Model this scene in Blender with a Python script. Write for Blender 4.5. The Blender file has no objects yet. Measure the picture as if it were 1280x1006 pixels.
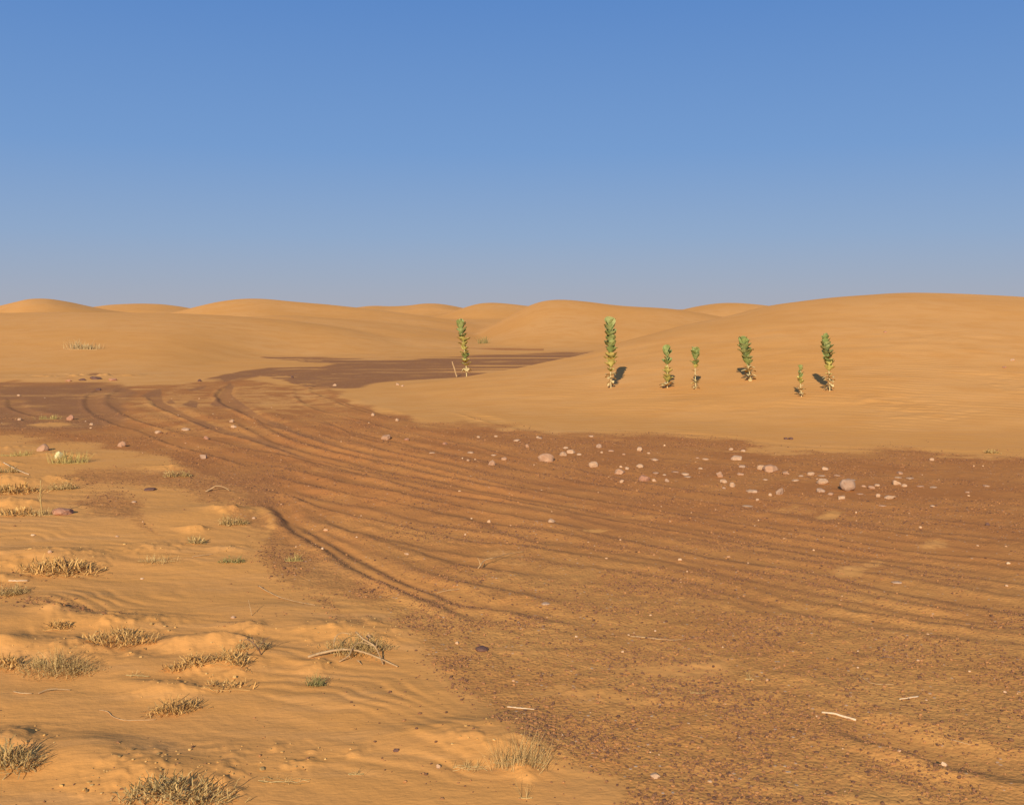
import bpy, math, random
import numpy as np
from mathutils import Vector

random.seed(7)
rng = np.random.default_rng(7)
S = bpy.context.scene
C = S.collection

# ------------------------------------------------------------------ camera numbers
F = 1256.0            # focal length in photo pixels (1280 wide)
H = 2.0               # eye height
HOR = 392.0           # row of the true horizon in the photo
TH = math.atan((503 - HOR) / F)
CT, ST = math.cos(TH), math.sin(TH)

def ray(px, py):
    a = (px - 640) / F; u = (503 - py) / F
    return (a, CT + ST * u, -ST + CT * u)

def plan(px, py):
    """photo pixel -> point of the flat plain z=0"""
    d = ray(px, py); t = H / -d[2]
    return d[0] * t, d[1] * t

def unplan(x, y):
    """point of the flat plain -> photo pixel"""
    f = y * CT + H * ST; up = -H * CT + y * ST
    f = np.where(f < 0.05, 0.05, f)
    return 640 + F * x / f, 503 - F * up / f

# ------------------------------------------------------------------ noise
def _h(ix, iy, seed):
    n = (ix.astype(np.int64) * 374761393 + iy.astype(np.int64) * 668265263 + seed * 1442695041) & 0xffffffff
    n = ((n ^ (n >> 13)) * 1274126177) & 0xffffffff
    n = n ^ (n >> 16)
    return (n & 0xffffff) / float(0xffffff)

def vnoise(x, y, seed=0):
    ix = np.floor(x); iy = np.floor(y)
    fx = x - ix; fy = y - iy
    fx = fx * fx * fx * (fx * (fx * 6 - 15) + 10); fy = fy * fy * fy * (fy * (fy * 6 - 15) + 10)
    a = _h(ix, iy, seed); b = _h(ix + 1, iy, seed); c = _h(ix, iy + 1, seed); d = _h(ix + 1, iy + 1, seed)
    return (a + (b - a) * fx) * (1 - fy) + (c + (d - c) * fx) * fy

def fbm(x, y, octv=4, seed=0, gain=0.5):
    s = 0; a = 1; t = 0
    for o in range(octv):
        s = s + a * vnoise(x * 2 ** o + 17.3 * o, y * 2 ** o - 9.1 * o, seed + o); t += a; a *= gain
    return s / t * 2 - 1           # -1..1

def sst(a, b, x):
    t = np.clip((x - a) / (b - a), 0, 1); return t * t * (3 - 2 * t)

def smax(a, b, k):
    h = np.clip(0.5 + 0.5 * (a - b) / k, 0, 1)
    return b + (a - b) * h + k * h * (1 - h)

# ------------------------------------------------------------------ polar grid of the ground sheet
ang = np.concatenate([np.arange(-180, -60, 3.0), np.arange(-60, -33, 0.5), np.arange(-33, 33, 0.062),
                      np.arange(33, 60, 0.5), np.arange(60, 180, 3.0)])
ang = np.radians(ang)
lr = np.concatenate([np.linspace(math.log(0.25), math.log(2.6), 30, endpoint=False),
                     np.arange(math.log(2.6), math.log(60), 0.0036),
                     np.arange(math.log(60), math.log(1200), 0.013)])
rad = np.exp(lr)
NA, NR = len(ang), len(rad)
R2, A2 = np.meshgrid(rad, ang, indexing='ij')
X = R2 * np.sin(A2); Y = R2 * np.cos(A2)
PX, PY = unplan(X, np.where(Y > 1.0, Y, 1.0))
PX = np.clip(PX, -4000, 5000)
FRONT = Y > 1.2
PH = np.clip(np.where(Y > 1, 640 + F * X / np.maximum(Y, 1) / CT, np.where(X > 0, 5000, -4000)), -4000, 5000)

# ------------------------------------------------------------------ dunes
def crest(kn, w=5):
    k = np.array(kn, float)
    # smooth interpolation (dense resample + box filter)
    xs = np.arange(k[0, 0], k[-1, 0] + 1, 4.0)
    ys = np.interp(xs, k[:, 0], k[:, 1])
    pad = np.pad(ys, w, mode='edge'); ys = np.convolve(pad, np.ones(2 * w + 1) / (2 * w + 1), 'valid')
    return xs, ys

def dune(kn, D, T, wb, zb=0.0, tw=4):
    xs, ys = crest(kn)
    yk = np.interp(PH, xs, ys)
    if not np.isscalar(D): D = np.interp(PH, *crest(D, 8))
    if not np.isscalar(T): T = np.interp(PH, *crest(T, tw))
    slope = (-ST + CT * (503 - yk) / F) / (CT + ST * (503 - yk) / F)
    zc = H + slope * D
    t = np.clip((Y - T) / (D - T), 0, 1)
    s = 0.45 * np.sin(t * np.pi / 2) ** 1.3 + 0.55 * t * t * (3 - 2 * t)
    fr = zb + (zc - zb) * s
    b = np.clip((Y - D) / wb, 0, 1); b = b * b * (3 - 2 * b)
    bk = zc + (zb - zc) * b
    return np.where(Y < D, fr, bk)

TOE = [(380, 25.2), (415, 25.0), (440, 22.2), (460, 19.8), (500, 18.2), (540, 17.3), (640, 16.4), (760, 15.7), (900, 14.8), (1000, 13.9), (1150, 13.5), (1280, 13.2), (1800, 12.5)]
z = np.zeros_like(X)
rd = dune([(300, 500), (390, 494), (415, 490.5), (440, 489.5), (470, 487), (560, 475), (640, 462), (740, 441), (775, 428), (860, 404), (905, 396),
           (955, 383), (1000, 376.5), (1040, 372), (1120, 367), (1200, 368.5), (1280, 372), (1400, 381), (1700, 398), (2400, 410)],
          [(380, 25.6), (415, 25.6), (470, 25.7), (560, 26.5), (640, 28), (740, 31), (860, 36), (950, 40), (1030, 42), (1120, 43), (2400, 43)], TOE, np.interp(PH, [500, 660, 760, 900], [3.5, 4.2, 7, 14]))
RD = rd
z = np.maximum(z, rd)
la = dune([(-1500, 400), (-600, 388), (0, 391), (110, 390.5), (220, 392), (290, 395.5), (350, 400), (420, 409), (500, 424), (560, 438), (640, 452), (800, 475)],
          62, [(-1500, 26), (0, 28.6), (150, 29.5), (215, 31), (240, 32), (330, 43), (480, 44.5), (800, 50)], 30, tw=16)
z = smax(z, la, 0.12)
lb = dune([(0, 420), (100, 410), (250, 400), (300, 397), (360, 394.5), (430, 400), (510, 408), (600, 420), (650, 429), (700, 441), (800, 460)],
          76, [(0, 50), (320, 45.5), (600, 49), (800, 60)], 30)
z = smax(z, lb, 0.12)
for kn, D, T, wb in [
    ([(-1500, 384), (-200, 379), (-100, 384), (-20, 387), (0, 384), (25, 376), (48, 372.5), (75, 375.5), (110, 383), (150, 390), (300, 400)], 120, 72, 50),
    ([(60, 395), (100, 387), (120, 383.5), (150, 380.5), (185, 379.5), (215, 381.5), (240, 386), (290, 395)], 150, 100, 50),
    ([(150, 402), (205, 394), (232, 388), (260, 380), (285, 376), (318, 373.5), (345, 376), (380, 379), (440, 384), (480, 388), (540, 396), (620, 408), (700, 420)], 104, 68, 40),
    ([(400, 394), (430, 388), (450, 382.5), (480, 382), (500, 384.5), (515, 380.5), (540, 378.3), (560, 380.5), (580, 386), (620, 395)], 175, 120, 60),
    ([(540, 396), (570, 388), (583, 382), (597, 377.5), (610, 376.5), (640, 379), (680, 384), (740, 395)], 145, 100, 50),
    ([(520, 436), (590, 418), (610, 409), (630, 399), (645, 389), (662, 379), (678, 375), (697, 373.3), (715, 374.5), (750, 379), (780, 383), (810, 384), (850, 388), (880, 393), (930, 403), (1000, 420)], 88, 52, 45),
    ([(800, 400), (840, 390), (858, 386), (880, 380.5), (905, 378), (930, 378.5), (960, 382), (1020, 390), (1100, 400)], 118, 80, 50),
]:
    z = smax(z, dune(kn, D, T, wb), 0.15)
# the desert beyond, all the way round
far = (1.6 + 3.0 * (fbm(X / 170, Y / 120, 3, 40) * 0.5 + 0.5)) * sst(170, 330, R2)
z = np.maximum(z, far)
side = (0.8 + 1.6 * fbm(X / 60, Y / 45, 3, 44)) * sst(25, 60, R2) * (1 - sst(-0.2, 0.55, np.cos(A2)))
z = np.maximum(z, side)
z += 0.05 * fbm(X / 6, Y / 5, 3, 3) * sst(18, 40, R2)
z += 0.22 * fbm(X / 22, Y / 13, 3, 61) * sst(45, 75, R2)
ONDUNE = sst(0.02, 0.25, z)
z += 0.009 * fbm(X / 2.2, Y / 2.2, 4, 5, .42) * (1 - ONDUNE)

NX1, NY1 = fbm(X * 1.3, Y * 1.1, 5, 90), fbm(X * 1.3, Y * 1.1, 5, 190)
NX2, NY2 = fbm(X * .55, Y * .45, 5, 95), fbm(X * .55, Y * .45, 5, 195)

# gentle swells and long ripples on the right dune foot
DUNER = sst(0.03, 0.3, np.where(Y < 45, RD, 0))
z += 0.018 * fbm(X / .34, Y / .25, 3, 11, .45) * DUNER * (1 - sst(19, 25, Y)) * sst(-.3, .3, NX2)
z += 0.03 * fbm(X / 2.6, Y / 1.3, 3, 8) * DUNER * (1 - sst(26, 34, Y))

# ------------------------------------------------------------------ zones (world positions of outlines on the plain)
def inpoly(poly, n_amp=6.0, soft=7.0, seed=0, n_sc=1.0, adapt=False):
    """0..1 coverage of a ground patch whose outline is given where it lies on the plain"""
    P = np.array(poly, float)
    sc_ = np.clip((PY - HOR) / 190.0, .3, 1.9) if adapt else 1.0
    q1, q2 = (NX2, NY2) if n_sc < .8 else (NX1, NY1)
    if seed % 2: q1, q2 = -q2, q1
    nx = PX + n_amp * 1.6 * sc_ * q1
    ny = PY + n_amp * sc_ * q2
    so = soft * sc_
    lo = P.min(0) - 3 * soft; hi = P.max(0) + 3 * soft
    m = FRONT & (nx > lo[0]) & (nx < hi[0]) & (ny > lo[1]) & (ny < hi[1])
    qx, qy = nx[m], ny[m]
    ins = np.zeros(qx.shape, bool); dd = np.full(qx.shape, 1e9)
    for (x0, y0), (x1, y1) in zip(P, np.roll(P, -1, 0)):
        c = (y0 > qy) != (y1 > qy)
        if y1 != y0: ins ^= c & (qx < (x1 - x0) * (qy - y0) / (y1 - y0) + x0)
        ex, ey = x1 - x0, y1 - y0
        t = np.clip(((qx - x0) * ex + (qy - y0) * ey) / (ex * ex + ey * ey + 1e-9), 0, 1)
        dd = np.minimum(dd, (qx - x0 - t * ex) ** 2 + (qy - y0 - t * ey) ** 2)
    sd = np.sqrt(dd) * np.where(ins, 1, -1)
    so = so[m] if adapt else so
    out = np.zeros_like(X); out[m] = sst(-so, so, sd)
    return out

road = inpoly([(-600, 484), (0, 484), (120, 484), (160, 487), (230, 484), (300, 478), (360, 488), (412, 492), (440, 508), (470, 520), (540, 535), (640, 542), (760, 550),
               (900, 559), (1000, 570), (1100, 573), (1280, 577), (1900, 585), (2600, 700), (2600, 1500), (800, 1500), (770, 1006), (700, 975), (650, 930), (585, 885), (520, 845),
               (480, 795), (410, 768), (330, 728), (345, 690), (330, 645), (265, 607), (170, 575), (80, 562), (0, 556), (-600, 548)], 15, 12, 1, 1.0, True)
darkl = inpoly([(-600, 484), (0, 485), (120, 485), (160, 489), (172, 496), (150, 512), (160, 532), (110, 545), (40, 547), (-600, 545)], 5, 6, 2)
darkp = inpoly([(255, 480), (300, 469), (335, 465), (400, 463), (420, 459), (340, 452), (316, 448.5), (480, 450), (560, 448.5), (640, 446), (765, 439.5), (720, 460), (600, 485), (430, 490.5), (385, 488), (330, 476), (285, 482)], 2.2, 2, 3, 0.5)
thin = inpoly([(560, 436.6), (600, 437.6), (680, 438.4), (680, 441), (640, 441.2), (600, 439.2)], 0.6, 0.6, 4, 0.3)
patchD = np.zeros_like(X)
for i, pl in enumerate([
    [(195, 598), (270, 597), (335, 612), (330, 645), (260, 640), (215, 628), (120, 622), (60, 612), (85, 598)],
    [(95, 632), (130, 627), (172, 640), (190, 668), (200, 690), (160, 672), (110, 660)],
    [(20, 738), (60, 748), (100, 765), (130, 782), (145, 795), (95, 790), (55, 768), (10, 755)],
    [(330, 670), (395, 700), (440, 740), (470, 775), (400, 762), (340, 742), (350, 700)],
    [(365, 762), (420, 770), (470, 800), (505, 830), (470, 815), (420, 790)],
    [(270, 640), (340, 655), (335, 690), (300, 672)],
]):
    patchD = np.maximum(patchD, inpoly(pl, 12, 8, 10 + i, 1.6, True))
sandp = np.zeros_like(X)
for i, (cx, cy, a, b, w) in enumerate([(1038, 656, 18, 6, .75), (985, 650, 24, 7, .45), (1172, 692, 22, 10, .6), (1058, 726, 30, 9, .75), (745, 678, 22, 4, .8), (790, 660, 40, 5, .4), (885, 862, 70, 14, .8),
                                     (620, 715, 55, 12, .45), (780, 893, 90, 14, .6), (690, 838, 60, 10, .5), (560, 735, 35, 8, .3), (940, 890, 50, 10, .5), (1165, 835, 60, 8, .35), (1010, 845, 40, 8, .3),
                                     (1035, 788, 50, 6, .4), (970, 780, 40, 5, .3), (1130, 905, 40, 8, .35), (1220, 885, 40, 6, .3), (345, 507, 60, 20, .6), (215, 520, 60, 16, .45), (300, 545, 60, 14, .35), (420, 520, 30, 8, .4), (260, 540, 50, 8, .5), (300, 500, 30, 12, .45), (235, 503, 60, 14, .5),
                                     (210, 545, 40, 5, .5), (65, 538, 26, 3, .8), (40, 521, 20, 2, .3), (340, 515, 30, 8, .5), (390, 535, 40, 6, .4), (1000, 571, 80, 5, .7), (1240, 580, 90, 5, .6), (360, 475, 25, 1.2, .7),
                                     (430, 478, 30, 1, .5), (480, 467, 40, .9, .5), (380, 467, 30, .8, .8), (540, 463, 40, .8, .35), (345, 480, 20, 1.2, .9), (440, 472, 20, .8, .5), (640, 452, 40, .5, .35), (345, 457, 55, 3.5, 1.0)]):
    m = FRONT & (np.abs(PX - cx) < 3 * a) & (np.abs(PY - cy) < 4 * b)
    xs_, ys_ = X[m], Y[m]; fq = 2 if b > 3 else .6
    px_, py_ = PX[m] + 1.3 * a * fbm(xs_ * fq, ys_ * fq, 5, 300 + i), PY[m] + 2.0 * b * fbm(xs_ * fq, ys_ * fq, 5, 330 + i)
    q = ((px_ - cx) / a) ** 2 + ((py_ - cy) / b) ** 2
    sandp[m] = np.maximum(sandp[m], w * (1 - sst(0.0, 1.6, q)))

# ------------------------------------------------------------------ wheel tracks
def catmull(pts, n=10):
    P = [np.array(p, float) for p in pts]; P = [2 * P[0] - P[1]] + P + [2 * P[-1] - P[-2]]
    o = []
    for i in range(1, len(P) - 2):
        p0, p1, p2, p3 = P[i - 1:i + 3]
        for k in range(n):
            t = k / n
            o.append(0.5 * ((2 * p1) + (-p0 + p2) * t + (2 * p0 - 5 * p1 + 4 * p2 - p3) * t * t + (-p0 + 3 * p1 - 3 * p2 + p3) * t ** 3))
    o.append(P[-2]); return np.array(o)

TRACKS = [  # depth, width, strength, dark-line pixels
    (.050, .34, 1.0, [(290, 483), (272, 497), (278, 510), (297, 520), (322, 532), (350, 543), (381, 553), (425, 569), (470, 580), (520, 590), (570, 602), (640, 618), (700, 630), (770, 642), (815, 650), (865, 659), (960, 674), (1035, 687), (1135, 704), (1280, 718), (1420, 732)]),
    (.048, .36, .95, [(185, 500), (192, 512), (215, 523), (250, 538), (282, 550), (320, 560), (370, 577), (420, 590), (460, 600), (497, 610), (570, 625), (640, 637), (705, 650), (757, 662), (815, 673), (885, 686), (960, 701), (1047, 715), (1110, 723), (1170, 733), (1290, 750), (1420, 768)]),
    (.036, .30, .8, [(335, 590), (380, 600), (430, 614), (495, 626), (520, 632), (582, 646), (640, 657), (715, 671), (740, 680), (780, 690), (845, 704), (890, 714), (960, 725), (1035, 738), (1110, 756), (1280, 788), (1400, 806)]),
    (.030, .28, .7, [(335, 602), (380, 617), (415, 626), (460, 633), (490, 640), (525, 647), (560, 652)]),
    (.034, .30, .7, [(318, 622), (360, 631), (402, 647), (445, 659), (482, 666), (532, 678), (582, 690), (640, 694), (665, 697), (715, 706), (780, 718), (850, 731), (905, 744), (960, 757), (1000, 768), (1060, 779), (1150, 796), (1280, 815), (1400, 835)]),
    (.056, .20, 1.0, [(326, 641), (345, 653), (365, 675), (387, 692), (420, 712), (450, 732), (482, 747), (515, 762), (545, 773), (582, 790), (625, 806)]),
    (.055, .20, .95, [(366, 662), (397, 682), (425, 700), (460, 720), (480, 730), (520, 749), (545, 759), (582, 774), (640, 784), (690, 796), (760, 812)]),
    (.045, .26, .9, [(556, 650), (590, 662), (620, 675), (645, 684), (690, 694), (740, 702)]),
    (.060, .26, .95, [(985, 908), (1010, 923), (1040, 939), (1077, 952), (1110, 960), (1150, 975), (1185, 987), (1235, 998), (1290, 1012), (1340, 1030)]),
    (.040, .24, .8, [(950, 968), (1010, 982), (1045, 993), (1080, 1008), (1120, 1030)]),
    (.034, .34, .7, [(370, 490), (371, 501), (381, 510), (402, 520), (440, 529), (470, 538), (500, 547), (540, 556), (600, 568), (640, 580), (710, 594), (750, 604), (825, 617), (890, 629), (960, 638), (1035, 646), (1150, 660), (1290, 676), (1400, 690)]),
    (.026, .30, .6, [(400, 530), (450, 554), (475, 561), (520, 570), (570, 581), (640, 597), (720, 611), (800, 626), (900, 643), (1000, 660), (1120, 680), (1280, 698)]),
    (.040, .34, .8, [(402, 486), (390, 490), (391, 496), (401, 500), (416, 506), (440, 516), (480, 528)]),
    (.030, .32, .65, [(125, 491), (108, 503), (109, 516), (124, 529), (147, 539), (170, 545), (188, 553), (220, 566), (270, 580), (320, 596)]),
    (.026, .32, .55, [(152, 492), (136, 502), (141, 515), (170, 532), (215, 546), (240, 552), (285, 563), (330, 577)]),
    (.022, .30, .5, [(12, 503), (10, 509), (14, 516), (28, 523), (60, 530)]),
    (.030, .28, .6, [(330, 570), (400, 590), (440, 598)]),
    (.030, .28, .6, [(1000, 745), (1080, 760), (1150, 772), (1280, 800)]),
    (.026, .28, .5, [(780, 740), (860, 758), (930, 776), (1000, 800), (1090, 820)]),
    (.030, .30, .5, [(800, 548), (900, 556), (1000, 568), (1150, 574), (1300, 582)]),
    (.024, .34, .5, [(760, 575), (900, 590), (1050, 603), (1280, 615)]),
    (.024, .34, .4, [(420, 505), (520, 536), (640, 550), (760, 562)]),
    (.03, .30, .45, [(560, 520), (660, 546), (800, 566)]),
    (.026, .45, .6, [(330, 474), (420, 468), (520, 466), (620, 458)]),
    (.026, .45, .5, [(300, 478), (380, 470), (470, 460), (560, 458)]),
    (.026, .45, .5, [(380, 488), (440, 480), (520, 476)]),
]
def between(a, b, t, dep, wid, st):
    A, B = np.array(TRACKS[a][3], float), np.array(TRACKS[b][3], float)
    xs = np.arange(max(A[:, 0].min(), B[:, 0].min()) + 20, min(A[:, 0].max(), B[:, 0].max()), 60)
    Af, Bf = A[np.argsort(A[:, 0])], B[np.argsort(B[:, 0])]
    ys = np.interp(xs, Af[:, 0], Af[:, 1]) * (1 - t) + np.interp(xs, Bf[:, 0], Bf[:, 1]) * t
    ys += np.array([random.uniform(-1.2, 1.2) for _ in xs])
    TRACKS.append((dep, wid, st, list(zip(xs, ys))))
for a_, b_, t_ in [(0, 1, .35), (0, 1, .7), (1, 2, .4), (2, 4, .35), (2, 4, .7), (10, 0, .4), (10, 0, .75), (11, 0, .5), (4, 6, .4), (4, 6, .7), (0, 1, 1.25), (2, 4, 1.5)]:
    between(a_, b_, t_, .017, .17, .55)
furrow = np.zeros_like(X); floorm = np.zeros_like(X); rut_shade_gravel = np.zeros_like(X)
Xf, Yf = X.ravel(), Y.ravel()
wob = (0.03 * fbm(X / 1.2, Y / 0.8, 3, 71)).ravel()
jag = (0.035 * fbm(X / 0.16, Y / 0.16, 3, 74)).ravel()
for dep, wid, st, pts in TRACKS:
    cp = catmull(pts, 8)
    W = np.array([plan(a, b) for a, b in cp])
    best = np.full(Xf.shape, 9.0); sgn = np.zeros(Xf.shape)
    for i in range(0, len(W) - 1, 8):
        seg = W[i:i + 9]
        lo = seg.min(0) - 0.9; hi = seg.max(0) + 0.9
        idx = np.nonzero((Xf > lo[0]) & (Xf < hi[0]) & (Yf > lo[1]) & (Yf < hi[1]))[0]
        if not len(idx): continue
        qx, qy = Xf[idx], Yf[idx]
        for (x0, y0), (x1, y1) in zip(seg[:-1], seg[1:]):
            ex, ey = x1 - x0, y1 - y0; L = math.hypot(ex, ey) + 1e-9
            t = np.clip(((qx - x0) * ex + (qy - y0) * ey) / (L * L), 0, 1)
            dx, dy = qx - x0 - t * ex, qy - y0 - t * ey
            d = np.hypot(dx, dy)
            b = d < best[idx]
            k = idx[b]; best[k] = d[b]; sgn[k] = np.sign(ex * dy - ey * dx)[b]
    m = best < 0.88
    s = best[m] * sgn[m] + wob[m] + jag[m] * np.minimum(1, best[m] * 4 + .5)   # + on the far/left side of the direction of travel
    # fade both ends
    e0, e1 = W[0], W[-1]
    fade = sst(0.0, 0.8, np.hypot(Xf[m] - e0[0], Yf[m] - e0[1])) * sst(0.0, 0.8, np.hypot(Xf[m] - e1[0], Yf[m] - e1[1]))
    # uneven depth along the way
    fade = fade * ((0.45 if wid > .22 else .75) + (0.75 if wid > .22 else .4) * sst(-.45, .45, fbm(Xf[m] / 1.3, Yf[m] / 1.3, 3, 77 + len(pts))))
    g = sst(-0.045, 0.05, s) * (1 - sst(wid * 0.55, wid * 1.25, s))
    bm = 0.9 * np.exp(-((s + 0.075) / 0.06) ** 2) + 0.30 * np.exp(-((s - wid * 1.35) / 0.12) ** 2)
    f = furrow.ravel(); f2 = floorm.ravel(); f3 = rut_shade_gravel.ravel()
    far_ = 1 - .45 * sst(17, 23, Yf[m])
    f[m] += far_ * (.80 - .50 * sst(-1.5, 1.5, Xf[m]) * sst(4.5, 7, Yf[m])) * fade * dep * (-0.75 * g + 0.65 * bm)
    rt = 1 - .45 * sst(-1.5, 1.5, Xf[m]) * sst(4.5, 7, Yf[m])
    f2[m] = np.maximum(f2[m], rt * st * fade * g)
    f3[m] = np.maximum(f3[m], st * (1 - .4 * sst(17, 23, Yf[m])) * fade * (np.exp(-((s + 0.02) / 0.055) ** 2)))  # dark line on the near wall: gravel plus the wall's shade as colour
rm = np.clip(np.maximum(road, np.maximum(patchD, np.maximum(darkl, darkp))), 0, 1)
z += furrow

# ------------------------------------------------------------------ hummocks in the sand at lower left
TUFTS = [  # kind, label, px, py(base), w, h, blades
    ('tall', 'tall straw coloured grass tuft with loose upright blades, alone at bottom centre', 650, 958, 72, 62, 190),
    ('shrub', 'wide bushy grey brown tuft just above two thin whitish twigs', 74, 843, 98, 38, 420),
    ('curl', 'round clump of curled tan leaves with a long thin curved twig below it', 216, 892, 56, 24, 260),
    ('leafy', 'dark grey tuft cut by the left edge near the bottom left corner', 8, 968, 62, 44, 300),
    ('leafy', 'large low bush cut by the bottom edge, left of centre', 218, 1008, 125, 38, 480),
    ('curl', 'low tan tuft with a pale arched twig lying over its top', 152, 806, 88, 24, 300),
    ('curl', 'small grey topped clump halfway between the arched twig tuft and the dead branch', 236, 836, 44, 27, 170),
    ('curl', 'sandy clump of curled stems at the foot of a bare dark branching twig', 287, 832, 52, 26, 170),
    ('shrub', 'brown tangle of stems around a bare dark branching twig', 316, 812, 40, 24, 120),
    ('curl', 'long brown clump of two lobes on a sand step above the bare rippled hollow', 72, 720, 92, 27, 360),
    ('sparse', 'thin dark scatter of stems right of the long two lobed clump', 196, 704, 52, 13, 80),
    ('shrub', 'small dark green brown tuft above a hollow right of the thin scatter of stems', 290, 705, 28, 14, 100),
    ('shrub', 'olive tuft on the crest of a sand step at the left verge of the track', 291, 658, 38, 22, 170),
    ('shrub', 'small grey green tuft between the arched twig and the spot of dark gravel', 222, 598, 36, 14, 130),
    ('tall', 'bright yellow green tuft right of the pale yellow lump', 86, 582, 46, 24, 190),
    ('curl', 'tan clump of curled stems at the left edge, beside the upright stalk', 18, 618, 56, 20, 220),
    ('shrub', 'grey tuft with a dark shaded foot right of the upright stalk', 76, 614, 36, 16, 130),
    ('shrub', 'flat dark tuft at the left edge beside a short white stick', 12, 745, 44, 17, 170),
    ('shrub', 'small dark green tuft at the right end of a sand drift below the dead branch', 393, 860, 26, 20, 130),
    ('tall', 'tiny yellow tuft holding a small stone at the left verge of the deep double rut', 368, 703, 24, 14, 80),
    ('shrub', 'dry olive bush with a dead branch lying across its front', 446, 818, 88, 34, 420),
    ('tall', 'small yellow tuft on the dark gravel flat near the far left', 59, 525, 22, 9, 80),
    ('tall', 'pale dry bush alone on the far left dune slope', 103, 438, 42, 13, 240),
    ('sparse', 'thin sparse grass sprout on gravel beside a bare sandy patch at right of centre', 937, 852, 12, 18, 9),
    ('sparse', 'low bent tuft left of the tall straw coloured tuft', 588, 962, 46, 15, 60),
    ('sparse', 'tiny pair of forked stems on bare rippled sand at bottom centre left', 445, 970, 20, 16, 10),
    ('curl', 'low row of withered stems right of the curled leaf clump', 285, 862, 64, 14, 90),
    ('shrub', 'dark flat tuft at the left edge under the slanting white twig', 6, 592, 34, 13, 110),
    ('curl', 'sandy knot of stems below the olive tuft on the sand step', 246, 681, 24, 14, 80),
    ('curl', 'sandy brown clump at the left edge below the clump with curled stems', 22, 646, 46, 17, 150),
    ('tall', 'dark tuft at the foot of the thin upright stalk', 53, 646, 30, 14, 90),
    ('curl', 'little sandy clump below the strip of dark gravel at the left', 72, 789, 36, 15, 90),
    ('sparse', 'few long thin grass blades at the bottom edge below the tall straw tuft', 657, 1002, 18, 32, 9),
    ('shrub', 'tiny grey shrub at the foot of the large dune near the right edge', 1240, 567, 22, 6, 80),
    ('curl', 'sandy clump of stems at the left edge above the wide bushy tuft', 8, 838, 34, 26, 130),
    ('sparse', 'single bent stem pair on gravel at the right end of the pale sandy streak', 872, 868, 20, 10, 12),
    ('sparse', 'sparse prostrate stems at the lower left beside the round curled clump', 172, 846, 30, 8, 24),
    ('tall', 'small yellow tuft at the far left edge level with the big round stone', 20, 571, 40, 11, 110),
    ('sparse', 'thin stems lying flat at bottom left of centre on the ripples', 355, 978, 66, 9, 34),
]
SANDZ = 1 - np.clip(road * 1.0, 0, 1)
rough = np.zeros_like(X)
for kind, lab, px, py, w, h, n in TUFTS:
    x0, y0 = plan(px, py - h * .15)
    if y0 > 30 or px > 1000: continue
    d = math.hypot(y0, H); ww = w * d / F; hh = h * d / F
    if kind == 'sparse' and px > 700: continue
    rx, ry = ww * 0.62, max(ww * 0.5, hh * .9)
    amp = {'tall': .22, 'shrub': .5, 'leafy': .6, 'curl': .8, 'sparse': .3}[kind] * hh
    amp = min(amp, 0.17)
    q = ((X - x0) / rx) ** 2 + ((Y - y0) / ry) ** 2
    g = np.exp(-q)
    # a smooth drift tail to the left of the plant
    tx = (X - (x0 - rx * 0.9)); ty = (Y - (y0 + ry * 0.35))
    tail = np.exp(-(((tx * .9 - ty * .3) / (rx * 1.3)) ** 2 + ((ty * .9 + tx * .3) / (ry * 0.6)) ** 2))
    z += .37 * amp * (g + 0.7 * tail)
    rough = np.maximum(rough, np.exp(-(q / 1.9) ** 2))
for cx, cy, a, b, amp, rot in [  # free sand drifts / steps
    (120, 965, 62, 26, .10, .30), (175, 855, 42, 16, .07, .35), (20, 800, 70, 22, .10, .2), (555, 945, 80, 20, .075, -.15), (350, 782, 60, 14, .06, .1), (260, 655, 60, 16, .09, .15),
    (60, 665, 130, 18, .05, .0), (245, 745, 150, 24, -.05, .05), (160, 730, 60, 10, -.04, 0), 
    (330, 840, 70, 16, .06, .25), (90, 770, 60, 14, .07, .3), (190, 660, 50, 14, .06, .5), (30, 900, 100, 20, .03, 0), (640, 962, 60, 18, .06, 0), (120, 476, 45, 2.4, .14, 0), (30, 479, 60, 2, .08, 0), (430, 900, 120, 20, .03, .1)]:
    x0, y0 = plan(cx, cy); d = y0
    x1, y1 = plan(cx, cy + b); rx = a * d / F; ry = abs(y0 - y1)
    dx, dy = X - x0, Y - y0; c_, s_ = math.cos(rot), math.sin(rot)
    u, v = dx * c_ - dy * s_, dx * s_ + dy * c_
    # asymmetric: gentle near side, steeper far side
    v = np.where(v > 0, v * 1.5, v * 0.8)
    z += .36 * amp * np.exp(-((u / rx) ** 2 + (v / ry) ** 2))
foresand = SANDZ * (1 - ONDUNE) * FRONT * (Y < 16)
bx_, by_ = plan(112, 474.5)
bank = np.exp(-((X - bx_) / 1.5) ** 2 - ((Y - by_) / .8) ** 2)
z += bank * .16 * np.maximum(fbm(X / .35, Y / .35, 4, 27), -.15)
z += rough * (Y < 20) * foresand * (0.034 * np.maximum(fbm(X / 0.085, Y / 0.085, 3, 21), -.1))
z += 0.006 * (1 - .7 * sst(6, 9, Y)) * foresand * fbm(X / 0.55, Y / 0.35, 3, 23)
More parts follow.
